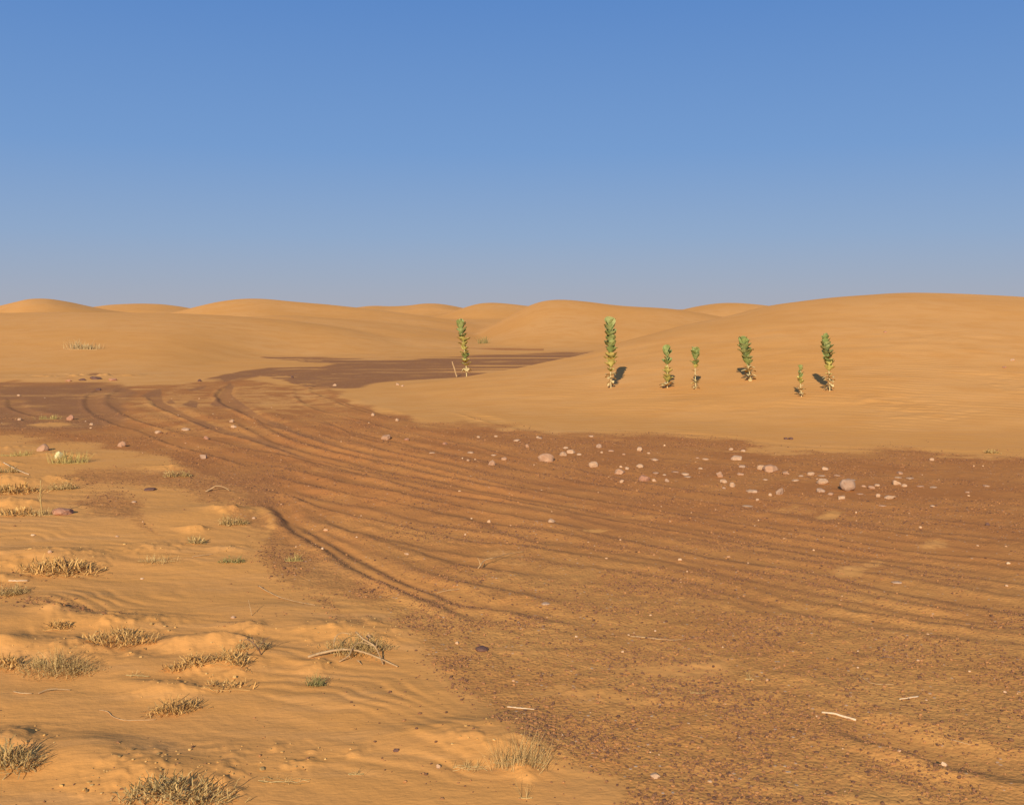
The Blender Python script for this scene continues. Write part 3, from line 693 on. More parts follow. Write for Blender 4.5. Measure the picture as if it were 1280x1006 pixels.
GB = 'stones in the stony band below the dune'
STONES = [
 # px, py, w, h, colour, form, label
 (682.5, 571.5, 22, 13, 'pink', 'round', 'largest pinkish brown boulder at the left end of the stony band'),
 (742, 580, 13, 9, 'pale', 'round', 'pale rounded stone a short way right of the largest pinkish boulder'),
 (775, 589, 14, 8, 'pink', 'round', 'pinkish stone with a smaller one at its right shoulder, middle of the stony band'),
 (784, 585, 6, 4, 'pale', 'round', 'small stone touching the right shoulder of a pinkish stone in mid band'),
 (800, 582, 10, 6, 'pale', 'round', 'pale oval stone standing alone behind the large reddish slab'),
 (806, 597, 16, 10, 'red', 'flat', 'reddish slab half sunk in the ground in the middle of the stony band'),
 (777, 601, 6, 5, 'pale', 'angular', 'small pale stone in front of the pinkish stone, at the near edge of the band'),
 (704, 567, 10, 6, 'pale', 'round', 'pale stone at the left of the tight cluster right of the largest boulder'),
 (714, 564, 13, 6, 'pale', 'angular', 'widest stone of the tight pale cluster right of the largest boulder'),
 (724, 567.5, 7, 3.5, 'pale', 'flat', 'flat stone at the right end of the tight pale cluster'),
 (707, 559.5, 7, 3.5, 'pale', 'round', 'small stone at the back of the tight pale cluster'),
 (749, 557, 8, 6, 'grey', 'round', 'dark shaded round stone at the back of the band above the cluster'),
 (764, 563, 9, 3, 'pink', 'flat', 'flat pink sliver right of the dark shaded round stone'),
 (800, 561, 8, 6, 'pale', 'angular', 'pale angular stone at the back of the band above the oval stone'),
 (819, 574, 10, 4, 'pale', 'flat', 'slanting flat stone behind and right of the pale oval stone'),
 (646, 550, 10, 3.5, 'pale', 'flat', 'flat pale stone at the far left back edge of the stony band'),
 (659, 557, 5, 5, 'pink', 'angular', 'tiny pointed pink stone behind the left side of the largest boulder'),
 (674, 547, 9, 2.5, 'pale', 'flat', 'thin pale sliver on the back edge straight behind the largest boulder'),
 (739, 545, 7, 2.5, 'pale', 'flat', 'thin pale sliver on the back edge behind the dark shaded stone'),
 (752, 565, 4, 3, 'pale', 'round', 'tiny pebble just in front of the dark shaded round stone'),
 (780, 567.5, 5, 2.5, 'pink', 'flat', 'tiny flat pebble between the pink sliver and the pale angular stone'),
 (811, 566, 5, 2.5, 'pale', 'flat', 'tiny pebble at the right foot of the pale angular back stone'),
 (820, 591, 9, 3.5, 'pink', 'flat', 'flat pinkish stone at the right of the large reddish slab'),
 (831, 593, 5, 2.5, 'pale', 'flat', 'tiny flat pebble next right of the flat pinkish stone by the slab'),
 (818, 600, 6, 4, 'pale', 'angular', 'small pale stone in front of the right end of the reddish slab'),
 (834, 600, 6, 5, 'grey', 'angular', 'small angular grey stone two steps right of the reddish slab'),
 (844, 589.5, 10, 2.5, 'pink', 'flat', 'long low pink stone left of a stacked pair of pale slivers'),
 (857, 592, 12, 4, 'pale', 'flat', 'upper of two pale slivers lying one above the other in mid band'),
 (860, 595.5, 10, 2.5, 'pale', 'flat', 'lower of two pale slivers lying one above the other in mid band'),
 (876, 585, 6, 3, 'pale', 'flat', 'small pale stone behind and right of the two slivers'),
 (882, 573.5, 9, 3, 'pale', 'flat', 'pale sliver at the back of the band, right one of a close pair'),
 (872, 572, 5, 2, 'pink', 'flat', 'tiny sliver at the back of the band, left one of a close pair'),
 (900, 593, 9, 8, 'pink', 'angular', 'upper brownish stone of a slanting row of three'),
 (905, 601, 10, 6, 'pale', 'round', 'middle stone of a slanting row of three'),
 (916, 605.5, 8, 7, 'pale', 'round', 'bright rounded lowest stone of a slanting row of three'),
 (905, 609.5, 5, 3, 'grey', 'flat', 'tiny flat pebble under the middle stone of the slanting row'),
 (921, 572, 15, 7, 'pale', 'angular', 'broad pale crumbled stone at the back, beyond the slanting row'),
 (914, 561, 6, 3.5, 'pale', 'round', 'little pale stone at the dune foot above the broad crumbled stone'),
 (929, 563, 7, 3.5, 'pale', 'flat', 'speckled little stone at the dune foot, right of a similar one'),
 (928, 583, 9, 4, 'grey', 'round', 'dull greyish stone in front of the broad crumbled stone'),
 (926, 592, 10, 4, 'pink', 'flat', 'low pink stone right of the slanting row of three'),
 (952, 584, 12, 7, 'pale', 'round', 'pale two toned stone touching the left of the crumbly pink boulder'),
 (957, 599, 7, 2.5, 'pale', 'flat', 'flat sliver in front of the crumbly pink boulder'),
 (941, 613, 16, 6, 'pale', 'flat', 'broad flat pale slab at the near edge of the band, below the slanting row'),
 (935, 632, 14, 2.5, 'pale', 'flat', 'long thin pale sliver alone in front of the broad flat slab'),
 (947, 624, 5, 2.5, 'pale', 'round', 'bright tiny pebble between the broad flat slab and the long sliver'),
 (965, 585, 20, 11, 'pink', 'round', 'crumbly pink boulder of broken pieces right of middle'),
 (983, 591, 9, 5, 'pink', 'angular', 'small pink rubble piece at the right foot of the crumbly boulder'),
 (975, 614, 10, 10, 'grey', 'angular', 'tall greyish stone at the near edge below the crumbly boulder'),
 (963, 618, 5, 4, 'pale', 'round', 'tiny pale pebble at the left foot of the tall greyish stone'),
 (995, 600, 10, 3.5, 'pale', 'flat', 'flat pale stone halfway from the crumbly boulder to the bright oval stone'),
 (1002, 594.5, 7, 2.5, 'pale', 'flat', 'tiny sliver just behind the flat stone right of the crumbly boulder'),
 (1014, 592, 9, 5, 'pale', 'angular', 'bright chipped stone up and left of the bright oval stone'),
 (1032, 585, 9, 5, 'pale', 'angular', 'pale stone at the back straight beyond the bright oval stone'),
 (1028, 594.5, 9, 2.5, 'pale', 'flat', 'flat sliver lying just behind the bright oval stone'),
 (1047, 594, 8, 2.5, 'pink', 'flat', 'low sliver behind the left side of the rounded grey boulder'),
 (1029, 601, 15, 8, 'pale', 'round', 'bright oval slanting stone left of the rounded grey boulder'),
 (1061, 608, 20, 13.5, 'grey', 'egg', 'large rounded pale grey boulder with a dark shaded underside near the right of the band'),
 (1027, 612.5, 11, 6, 'grey', 'round', 'dull stone in front of the bright oval stone'),
 (1039, 617, 8, 4, 'pink', 'flat', 'low pinkish stone between the dull stone and the grey boulder'),
 (1052, 622, 9, 5.5, 'pale', 'angular', 'pale stone just in front of the rounded grey boulder'),
 (1066, 599.5, 10, 2.5, 'pale', 'flat', 'sliver peeping out behind the top of the grey boulder'),
 (1076, 617, 9, 2.5, 'pink', 'flat', 'flat sliver at the right foot of the grey boulder'),
 (1080, 607, 7, 3, 'pink', 'flat', 'dull small stone right beside the grey boulder'),
 (1090, 609, 9, 5, 'pink', 'angular', 'left brownish stone of a close pair right of the grey boulder'),
 (1097, 606, 8, 3.5, 'pale', 'flat', 'right paler stone of a close pair right of the grey boulder'),
 (1098, 619, 6, 5, 'pale', 'round', 'small round stone left of the pointed near slab at right'),
 (1113, 621, 15, 6, 'pale', 'angular', 'low pointed pale slab at the near edge, right of the grey boulder'),
 (1126, 591, 8, 4, 'pink', 'flat', 'rear stone of a line of three near the right end of the band'),
 (1124, 596.5, 9, 2.5, 'pale', 'flat', 'middle thin stone of a line of three near the right end of the band'),
 (1122, 603, 11, 7, 'pale', 'angular', 'front and largest stone of a line of three near the right end of the band'),
 (1131, 606.5, 7, 4, 'pale', 'round', 'small stone at the right foot of the largest of the line of three'),
 (1139, 597.5, 10, 2.5, 'pale', 'flat', 'bright flat sliver right of the line of three'),
 (1151, 607.5, 9, 2.5, 'pink', 'flat', 'dull sliver between the bright slivers at the right end'),
 (1168, 608.5, 9, 2.5, 'pale', 'flat', 'bright sliver at the right end of the band'),
 (1165, 574, 6, 4, 'pale', 'round', 'bright little stone alone at the dune foot at right'),
 (1166, 632, 6, 2.5, 'pale', 'flat', 'small flat stone alone in front of the right end of the band'),
 (1104, 632, 9, 2.5, 'pink', 'flat', 'faint thin sliver in front of the pointed near slab'),
 (1234, 607, 8, 2.5, 'pink', 'flat', 'faint flat stone closest to the right edge of the picture'),
 (1210, 615, 6, 2.5, 'pink', 'flat', 'faint little stone left of the one closest to the right edge'),
 (1235, 655, 5, 4, 'dark', 'round', 'small dark stone alone on the smooth track near the right edge'),
 (1122, 727.5, 13, 4, 'pale', 'flat', 'thin pale stone with a dark underside on the track below the sandy patches'),
 (689, 650, 10, 6, 'pale', 'angular', 'single tilted pale stone in the middle of the wheel tracks'),
 (615, 578, 10, 8, 'pink', 'angular', 'light pinkish block left of the largest boulder, out on the track'),
 (630, 573, 8, 4.5, 'pink', 'angular', 'small stone behind and right of the light pinkish block'),
 (617, 568.5, 8, 2.5, 'pale', 'flat', 'thin sliver behind the light pinkish block'),
 (588, 565, 9, 3, 'pale', 'flat', 'flat pale sliver left of the light pinkish block'),
 (585, 575, 4, 3, 'pale', 'round', 'tiny bright pebble in front of the flat pale sliver on the track'),
 (540, 566, 8, 2.5, 'pale', 'flat', 'flat pale sliver on the track midway to the three cornered stone'),
 (482, 546.5, 12, 8, 'pink', 'angular', 'three cornered stone with a dark right side alone among the far tracks'),
 (508, 549, 7, 3.5, 'red', 'round', 'low reddish stone right of the three cornered stone'),
 (556, 554, 7, 4, 'red', 'flat', 'low red stone behind the track, left of the sparse chips'),
 (598, 546, 5, 3, 'pale', 'round', 'pale chip on the verge of the dune, left one of two'),
 (620, 545, 5, 2.5, 'pale', 'round', 'pale chip on the verge of the dune, right one of two'),
 (466, 518, 5, 4, 'pale', 'round', 'little pale stone at the inner bend of the tracks, left one of two'),
 (496, 524.5, 5, 4, 'pale', 'round', 'little pale stone at the inner bend of the tracks, right one of two'),
 (52, 559.5, 14, 10, 'pink', 'round', 'big rounded reddish stone near the left edge with its shadow to the right'),
 (151.5, 555, 10, 8, 'pink', 'round', 'upright rounded stone with a shadow streak, right of the big round stone at left'),
 (87, 522, 9, 7, 'red', 'angular', 'brown stone on the dark gravel flat at left'),
 (231, 536.5, 11, 4, 'pale', 'angular', 'whitish broken stone on a far rut crest, right one of two'),
 (197, 540, 10, 5, 'pale', 'angular', 'whitish broken stone on a far rut crest, left one of two'),
 (257.5, 547, 7, 5, 'red', 'angular', 'small brown stone between the ruts, right of the whitish pair'),
 (254, 571, 9, 6, 'grey', 'angular', 'grey crumbled stone on the left verge of the ruts'),
 (289, 526, 6, 4, 'pale', 'angular', 'upper whitish pebble of a small heap in the bend of the rut'),
 (292, 533, 8, 4, 'pale', 'angular', 'lower whitish pebble of a small heap in the bend of the rut'),
 (24, 524, 5, 3, 'pale', 'round', 'white pebble at the far left on the dark gravel flat'),
 (114, 530, 5, 3, 'pale', 'round', 'white pebble right of the brown stone on the dark gravel flat'),
 (23, 494, 4, 2.5, 'pale', 'round', 'white speck of a stone at the back of the dark gravel flat'),
 (602, 810.5, 17, 8, 'dark', 'round', 'dark brown stone alone on the gravel right of the double rut'),
 (820, 969, 13, 8, 'pale', 'angular', 'pale three cornered stone at the bottom of the gravel, right of centre'),
 (75, 639, 24, 11, 'red', 'round', 'rounded dark red stone beside the tuft with the upright stalk'),
 (495, 937, 8, 5, 'dark', 'round', 'dark pebble on bare rippled sand at bottom centre'),
 (548, 957, 6, 6, 'pale', 'angular', 'pale chip on rippled sand left of the tall straw tuft'),
 (461, 795, 7, 7, 'pale', 'round', 'pale round pebble in the dry bush under the dead branch'),
 (62, 689.5, 5, 4, 'pale', 'round', 'white pebble above the long two lobed clump'),
 (291, 771, 6, 4, 'pale', 'round', 'white pebble on bare sand left of the dead branch'),
 (146, 670, 5, 2.5, 'pale', 'flat', 'white chip on sand below the dark gravel patch at left'),
 (167, 627, 6, 3, 'pale', 'flat', 'white chip on sand above the dark gravel patch at left'),
 (682, 754, 12, 4, 'pale', 'flat', 'pale flat stone in the gravel below the forked twig'),
 (186, 611, 14, 5, 'dark', 'flat', 'dark flat stone on gravel left of the arched twig'),
 (509, 692, 5, 3, 'pale', 'round', 'bright white pebble in the gravel right of the double rut'),
 (317, 647, 5, 3, 'pale', 'round', 'white pebble on the verge right of the olive tuft'),
 (1266, 450, 5, 3, 'pale', 'round', 'pale stone high on the large dune near the right edge'),
 (1256, 459, 5, 2, 'red', 'flat', 'brown bit below the pale stone high on the large dune'),
 (1107, 415, 4, 2, 'red', 'flat', 'brown bit alone high on the large dune'),
 (983, 548, 6, 3, 'dark', 'round', 'small dark stone at the dune foot below the shortest plant, left of its twin'),
 (989, 548, 6, 3.5, 'dark', 'round', 'small dark stone at the dune foot below the shortest plant, right of its twin'),
 (85, 475.5, 8, 3, 'red', 'angular', 'brown clod on the low bank at the far left, left of the larger clods'),
 (118, 472.5, 14, 4, 'dark', 'angular', 'largest dark brown clod on the low bank at the far left'),
 (140, 474.5, 10, 3.5, 'red', 'angular', 'brown clod at the right end of the low bank at the far left'),
 (122, 486.5, 7, 3, 'dark', 'round', 'dark clod in front of the low bank at the far left'),
 (102, 474.5, 9, 3, 'dark', 'angular', 'brown clod left of the largest one on the low bank at the far left'),
 (249, 475.5, 6, 3.5, 'dark', 'angular', 'dark clod where the tracks meet the far sand'),
 (365, 471, 4, 3, 'dark', 'round', 'small black stone on the far gravel plain'),
 (418, 481, 6, 3, 'pale', 'angular', 'whitish stone at the tip of the large dune'),
 (497, 480, 5, 3.5, 'pale', 'angular', 'whitish chip at the crest of the dune spur, left one of two'),
 (503, 482, 4, 2.5, 'pale', 'flat', 'whitish chip at the crest of the dune spur, right one of two'),
]
SMALLG = 'small stones strewn over the stony ground'
for px, py, w, h, k, form, lab in STONES:
    big = w >= 19 and h >= 13
    stone(lab, px, py, w, h, k, 'boulder' if big else ('clod' if 'clod' in lab else 'stone'), None if big else (GB if 640 < px < 1250 and 540 < py < 640 else SMALLG), form,
          'boulder' if big else ('clod' if 'clod' in lab else 'stone'))
tag(stone('', 72, 569, 9, 10, 'yell', 'dried_fruit', form='angular'), 'pale yellow lump, a dried fruit, at the left of the bright yellow green tuft', 'dried fruit')

# ------------------------------------------------------------------ tubes
def tube(V, Fc, pts, r0, r1, n=6, cap=True):
    b = len(V); pts = [Vector(p) for p in pts]; m = len(pts)
    for i, p in enumerate(pts):
        t = (pts[min(i + 1, m - 1)] - pts[max(i - 1, 0)]).normalized()
        a = t.cross(Vector((0.3, 0.2, 1))).normalized() if abs(t.z) < .9 else t.cross(Vector((1, .1, 0))).normalized()
        c = t.cross(a); r = r0 + (r1 - r0) * i / (m - 1)
        for k in range(n):
            q = 2 * math.pi * k / n; V.append(p + a * (r * math.cos(q)) + c * (r * math.sin(q)))
    for i in range(m - 1):
        for k in range(n):
            k2 = (k + 1) % n; Fc.append((b + i * n + k, b + i * n + k2, b + (i + 1) * n + k2, b + (i + 1) * n + k))
    if cap:
        Fc.append(tuple(b + k for k in range(n))[::-1]); Fc.append(tuple(b + (m - 1) * n + k for k in range(n)))

def twig_pts(pp, jit, rr):
    W = []
    for p in pp:
        px, py = p[0], p[1]; up = p[2] if len(p) > 2 else .6
        q = hit(px, py + up); d = (q - Vector((0, 0, H))).length
        W.append((q.x, q.y, q.z + up * d / F))
    c = catmull(W, 6)
    for i in range(1, len(c) - 1): c[i] += np.array([rr.gauss(0, jit), rr.gauss(0, jit), rr.gauss(0, jit * .5)])
    return c

TWIGS = [
 ('dead_branch', 'bleached dead branch with several side shoots lying across the dry olive bush', M_twigp, [
     (1.9, 1.0, [(385, 821, 1), (402, 816, 4), (424, 812, 7), (440, 812, 8), (458, 816, 6), (478, 824, 4), (497, 833, 1)]),
     (1.1, .7, [(445, 790, 20), (455, 799, 16), (468, 807, 12), (474, 818, 7), (479, 830, 1)]),
     (.9, .5, [(424, 827, 1), (436, 819, 6), (442, 808, 12), (452, 803, 14), (470, 808, 12)]),
     (.8, .35, [(417, 808, 8), (420, 796, 16), (428, 791, 20), (440, 793, 19)]),
     (.7, .3, [(447, 825, 3), (452, 830, 1)]), (.6, .3, [(470, 809, 11), (472, 800, 18)])]),
 ('twig', 'thin bent pale twig on the gravel verge above the dead branch', M_twigp, [(.75, .3, [(323, 732, 1), (335, 739, 1.5), (350, 746, 1.5), (372, 752, 1), (394, 756, .6)])]),
 ('twig', 'long straight pale twig broken in two on the gravel right of centre', M_twigp, [(.75, .35, [(788, 795, .6), (804, 796, .8), (820, 798, .7), (836, 799.5, .6), (855, 799, .5)])]),
 ('twig', 'thick white stick on the gravel at lower right', M_twigw, [(1.1, 1.4, [(1027, 890, .9), (1042, 891.5, 1.6), (1054, 895, 1.5), (1070, 899.5, .9)])]),
 ('twig', 'short straight pale stick right of the thick white stick', M_twigw, [(.8, .7, [(1124, 873.5, .9), (1136, 872, 1.4), (1148, 870, .9)])]),
 ('twig', 'thin brown bent twig behind the thick white stick', M_twigp, [(.55, .35, [(1074, 844, .6), (1081, 849, .8), (1088, 853, .7), (1100, 855, .8), (1117, 855, .6)])]),
 ('twig', 'white stick alone on sand and gravel left of the pale sandy streaks', M_twigw, [(.9, .6, [(634, 883, .7), (650, 884.5, 1.1), (668, 886, .7)])]),
 ('twig', 'thin whitish twig at the left edge below the wide bushy tuft, left one of two', M_twigp, [(.75, .5, [(17, 864, .8), (27, 866, 1), (40, 866.5, .8)])]),
 ('twig', 'bent whitish twig below the wide bushy tuft, right one of two', M_twigp, [(.8, .5, [(48, 866.5, .8), (58, 862.5, 2.5), (68, 861, 2.5), (88, 862, .8)])]),
 ('twig', 'short white stick lying on sand at the left edge by the flat dark tuft', M_twigw, [(.9, .7, [(11, 725.5, .8), (22, 726, 1.2), (35, 725.5, .8)])]),
 ('twig', 'pale arched twig over the low tan tuft', M_twigp, [(.9, .5, [(143, 793, 3), (150, 788.5, 9), (158, 786.5, 11), (168, 787, 9)])]),
 ('twig', 'arched bent twig alone on gravel above the left verge of the tracks', M_twigp, [(.8, .5, [(257, 614.5, .5), (264, 611, 3), (270, 607.5, 6), (279, 608.5, 5), (287, 613, .8)]), (.6, .5, [(258, 614, 1), (266, 612, 1)])]),
 ('twig', 'slanting white twig at the upper left edge of the near sand', M_twigw, [(.6, .35, [(4, 578, .8), (16, 584.5, 3), (26, 589, 2), (36, 593, .8)])]),
 ('twig', 'small forked twig rising from a sandy patch in mid gravel', M_twigp, [(.8, .45, [(597, 711, -.5), (601, 706, 4), (606, 700, 9), (616, 697, 12)]), (.7, .4, [(601, 707, 3), (599, 701, 9), (597, 697, 13)]), (.4, .25, [(612, 698, 11), (640, 691, 4), (655, 689, 2)])]),
 ('twig', 'pale twig lying between the double rut and the forked twig', M_twigp, [(.6, .35, [(546, 741, .6), (558, 738, 1), (575, 736, .6)])]),
 ('dead_stick', 'bare leaning stick left of the leftmost green plant', M_twigp, [(1.0, .7, [(571, 471.5, -.5), (569, 464, 7), (566.5, 456, 15), (565.3, 452, 19)])]),
 ('twig', 'long thin curved twig half buried below the round curled clump', M_twigp, [(.5, .45, [(124, 887, .4), (134, 889, .6), (141, 895, .5), (152, 899, .5), (168, 900, .6), (195, 899, .4)])]),
 ('twig', 'dark twig with a pale tip at right in the gravel', M_twigd, [(.9, .7, [(1100, 822, .6), (1108, 821, 1), (1117, 822, .8)])]),
 ('bare_twig', 'bare dark branching twig standing in the brown tangle left of the dead branch', M_twigd, [(.9, .45, [(327, 819, -1), (323, 811, 8), (317, 804, 15), (311, 800, 18), (305, 800, 16)]), (.6, .3, [(323, 811, 8), (331, 800, 16), (338, 796, 20)]), (.5, .3, [(317, 804, 15), (316, 796, 21)])]),
 ('twig', 'faint pale twig on sand left of the small dark green brown tuft', M_twigp, [(.6, .3, [(240, 696, .5), (252, 694, .8), (266, 692.5, .5)])]),
 ('twig', 'faint thin twig at the right side of the near gravel', M_twigp, [(.6, .35, [(1188, 924, .5), (1200, 927, .9), (1213, 930.5, .5)])]),
 ('dry_stalk', 'thin upright dead stalk with stubs rising from a dark tuft near the left edge', M_shrub, [(.9, .55, [(53, 645, -1), (52, 632, 13), (51.5, 618, 27), (53, 604, 41)]), (.6, .3, [(52, 630, 15), (48, 622, 23)]), (.5, .3, [(52, 616, 29), (56, 609, 36)]), (.5, .3, [(52, 624, 21), (55, 619, 26)])]),
 ('twig', 'short dark upright twig in the long two lobed clump', M_twigd, [(.8, .5, [(87, 715, -.5), (84, 706, 9), (80, 697, 17)])]),
 ('twig', 'thin pale twig standing in bare sand beside the white pebble', M_twigp, [(.45, .3, [(315, 770, -.5), (313, 760, 9), (311, 750, 18)])]),
]
for name, lab, m, brs in TWIGS:
    rr = random.Random(len(lab) * 31 + int(brs[0][2][0][0])); V_, F_ = [], []
    p0 = None
    for r0, r1, pp in brs:
        q = hit(pp[0][0], pp[0][1] + 1); d = (q - Vector((0, 0, H))).length
        if p0 is None: p0 = q
        pts = twig_pts(pp, .12 * d / F, rr)
        tube(V_, F_, [Vector(p) - p0 for p in pts], max(r0 * d / F, .0016), max(r1 * d / F, .0012))
    tag(link(name, mesh_py(name, V_, F_, m, True), loc=p0), lab, 'stalk' if 'stalk' in name else ('branch' if 'branch' in name else 'twig'), 'dead twigs and sticks on the ground')

# ------------------------------------------------------------------ tufts
def tuft(kind, label, px, py, w, h, n):
    c = hit(px, py - h * .12); d = (c - Vector((0, 0, H))).length
    W_, Hh = .92 * w * d / F, .88 * h * d / F
    r = random.Random(int(px * 3 + py * 5)); V_, F_ = [], []
    leafy = kind == 'leafy'
    if leafy: kind = 'curl'
    bw = max(.0018, .55 * d / F) * {'tall': .9, 'shrub': 1.15, 'curl': 2.3, 'sparse': .9}[kind]
    # sub-clumps so the outline is uneven
    ncl = max(2, int(w / 14)) if kind != 'sparse' else 3
    cl = [(-.5 + (i + r.uniform(.2, .8)) / ncl, r.uniform(-.4, .4), r.uniform(.55, 1.0)) for i in range(ncl)]
    for _ in range(int(n * (.8 if kind in ('shrub', 'curl') else .9))):
        cx, cy, ch = cl[int(r.random() * ncl)]
        if kind == 'sparse': rx, ry = r.gauss(0, .2), r.gauss(0, .15)
        else: rx, ry = cx * .75 + r.gauss(0, .14), cy * .55 + r.gauss(0, .12)
        x, y = c.x + rx * W_, c.y + ry * W_ * .7
        zz = gz(x, y) - .006
        dome = max(.12, 1 - (rx / .55) ** 2 - (ry / .5) ** 2) * ch * Hh
        out = Vector((rx + r.gauss(0, .35), ry + r.gauss(0, .35), 0))
        out = out.normalized() if out.length > 1e-4 else Vector((1, 0, 0))
        if kind == 'tall': L = Hh * r.uniform(.45, 1.15) * ch; lean = r.uniform(.05, .75); curl = r.uniform(-.1, .5); seg = 4
        elif kind == 'shrub': L = dome * r.uniform(.55, 1.15) + .01; lean = r.uniform(.1, 1.3); curl = r.uniform(-.5, .7); seg = 4
        elif kind == 'curl': L = Hh * r.uniform(.22, .5) + .008; lean = r.uniform(.1, 1.6); curl = r.uniform(-.6, 2.0); seg = 4; zz += dome * r.uniform(.0, .62)
        else: L = Hh * r.uniform(.5, 1.1); lean = r.uniform(.1, .9); curl = r.uniform(-.2, .7); seg = 4
        L = max(L, .012)
        p = Vector((x, y, zz)); ang_ = lean * .8
        side = out.cross(Vector((0, 0, 1))).normalized() * (bw * .5)
        tw = r.uniform(-1, 1)
        pts = [p.copy()]
        for s in range(seg):
            dirv = out * math.sin(ang_) + Vector((0, 0, 1)) * math.cos(ang_)
            jt = .13 if kind != 'curl' else .32
            dirv += Vector((r.gauss(0, jt), r.gauss(0, jt), r.gauss(0, jt * .7)))
            p = p + dirv * (L / seg); ang_ += curl / seg * 1.2; pts.append(p.copy())
        b = len(V_); V0 = c
        for s, q in enumerate(pts):
            f = (1 - (s / seg) ** 2 * .75) if kind != 'curl' else (.5 + .6 * math.sin(math.pi * min(.95, .25 + s / seg * .7)))
            sd = (side * math.cos(tw) + out * (bw * .5) * math.sin(tw)) * f
            nn = Vector((0, 0, 1)).cross(sd).normalized() * (bw * .18) if sd.length > 0 else Vector((0, 0, 0))
            V_.append(q - sd - V0); V_.append(q + nn - V0); V_.append(q + sd - V0)
        for s in range(seg):
            k = b + s * 3
            F_.append((k, k + 1, k + 4, k + 3)); F_.append((k + 1, k + 2, k + 5, k + 4))
        if kind == 'shrub' and r.random() < .85:     # small leaves along the stem
            for s in (1, 2, 3, 4):
                if r.random() < .65:
                    q = pts[s] - V0; e = Vector((r.gauss(0, 1), r.gauss(0, 1), r.gauss(.4, .6))).normalized() * bw * r.uniform(1.6, 3.6)
                    t = Vector((r.gauss(0, 1), r.gauss(0, 1), r.gauss(0, 1))).cross(e).normalized() * bw * .85
                    k = len(V_); V_ += [q, q + e * .5 + t, q + e, q + e * .5 - t]; F_.append((k, k + 1, k + 2, k + 3))
    if kind != 'shrub':       # creeping stems that hold the tuft together
        for q_ in range(3):
            pp = []
            yo = r.uniform(-.2, .2) * W_ * .6
            for i in range(9):
                u = -.48 + .96 * i / 8; x, y = c.x + u * W_, c.y + yo + r.gauss(0, .03) * W_
                pp.append(Vector((x, y, gz(x, y) + .002 + .003 * r.random())) - c)
            tube(V_, F_, pp, max(.0014, bw * .22), max(.001, bw * .15), 4)
    mt = {'tall': M_straw, 'shrub': M_shrub, 'curl': M_curl, 'sparse': M_straw}[kind]
    if 'yellow' in label: mt = M_yel
    if 'far left dune' in label: mt = M_far
    if 'dark green' in label or 'olive' in label: mt = M_grn if 'olive' not in label else M_shrub
    if leafy: mt, kind = M_shrub, 'shrub'
    nm = 'grass_tuft' if kind in ('tall', 'sparse') else ('dry_shrub' if kind == 'shrub' else 'withered_clump')
    tag(link(nm, mesh_py(nm, V_, F_, mt), loc=c), label, 'grass tuft' if kind in ('tall', 'sparse') else ('shrub' if kind == 'shrub' else 'plant clump'), 'dry tufts in the sand')
for t in TUFTS: tuft(*t)

# the little green bush behind the leftmost plant
tuft('tall', 'small grey green bush on the far sand behind the leftmost green plant', 605, 431, 17, 14, 60)
bpy.context.view_layer.update()
o = C.objects[-1]; o.data.materials[0] = M_grn; o.name = 'green_bush'; o['category'] = 'bush'; del o['group']

# ------------------------------------------------------------------ the green plants on the dune (upright stems with paired broad leaves)
def leaf(V_, F_, base, out, up, L, Wd, cup, rr):
    """broad obovate cupped leaf"""
    side = out.cross(up).normalized(); nrm = side.cross(out).normalized()
    prof = [.16, .55, .88, 1.0, .82, .30]; nu = len(prof); b = len(V_)
    for i, pw in enumerate(prof):
        t = i / (nu - 1)
        cen = base + out * (L * t) + nrm * (L * (-.16 * t * t * cup + .04 * math.sin(3 * t)))
        for k in (-1, -.5, 0, .5, 1):
            V_.append(cen + side * (Wd * .5 * pw * k) + nrm * (abs(k) ** 1.5 * Wd * .17 * pw + rr.gauss(0, .004 * L / .1)))
    for i in range(nu - 1):
        for k in range(4):
            a = b + i * 5 + k; F_.append((a, a + 1, a + 6, a + 5))

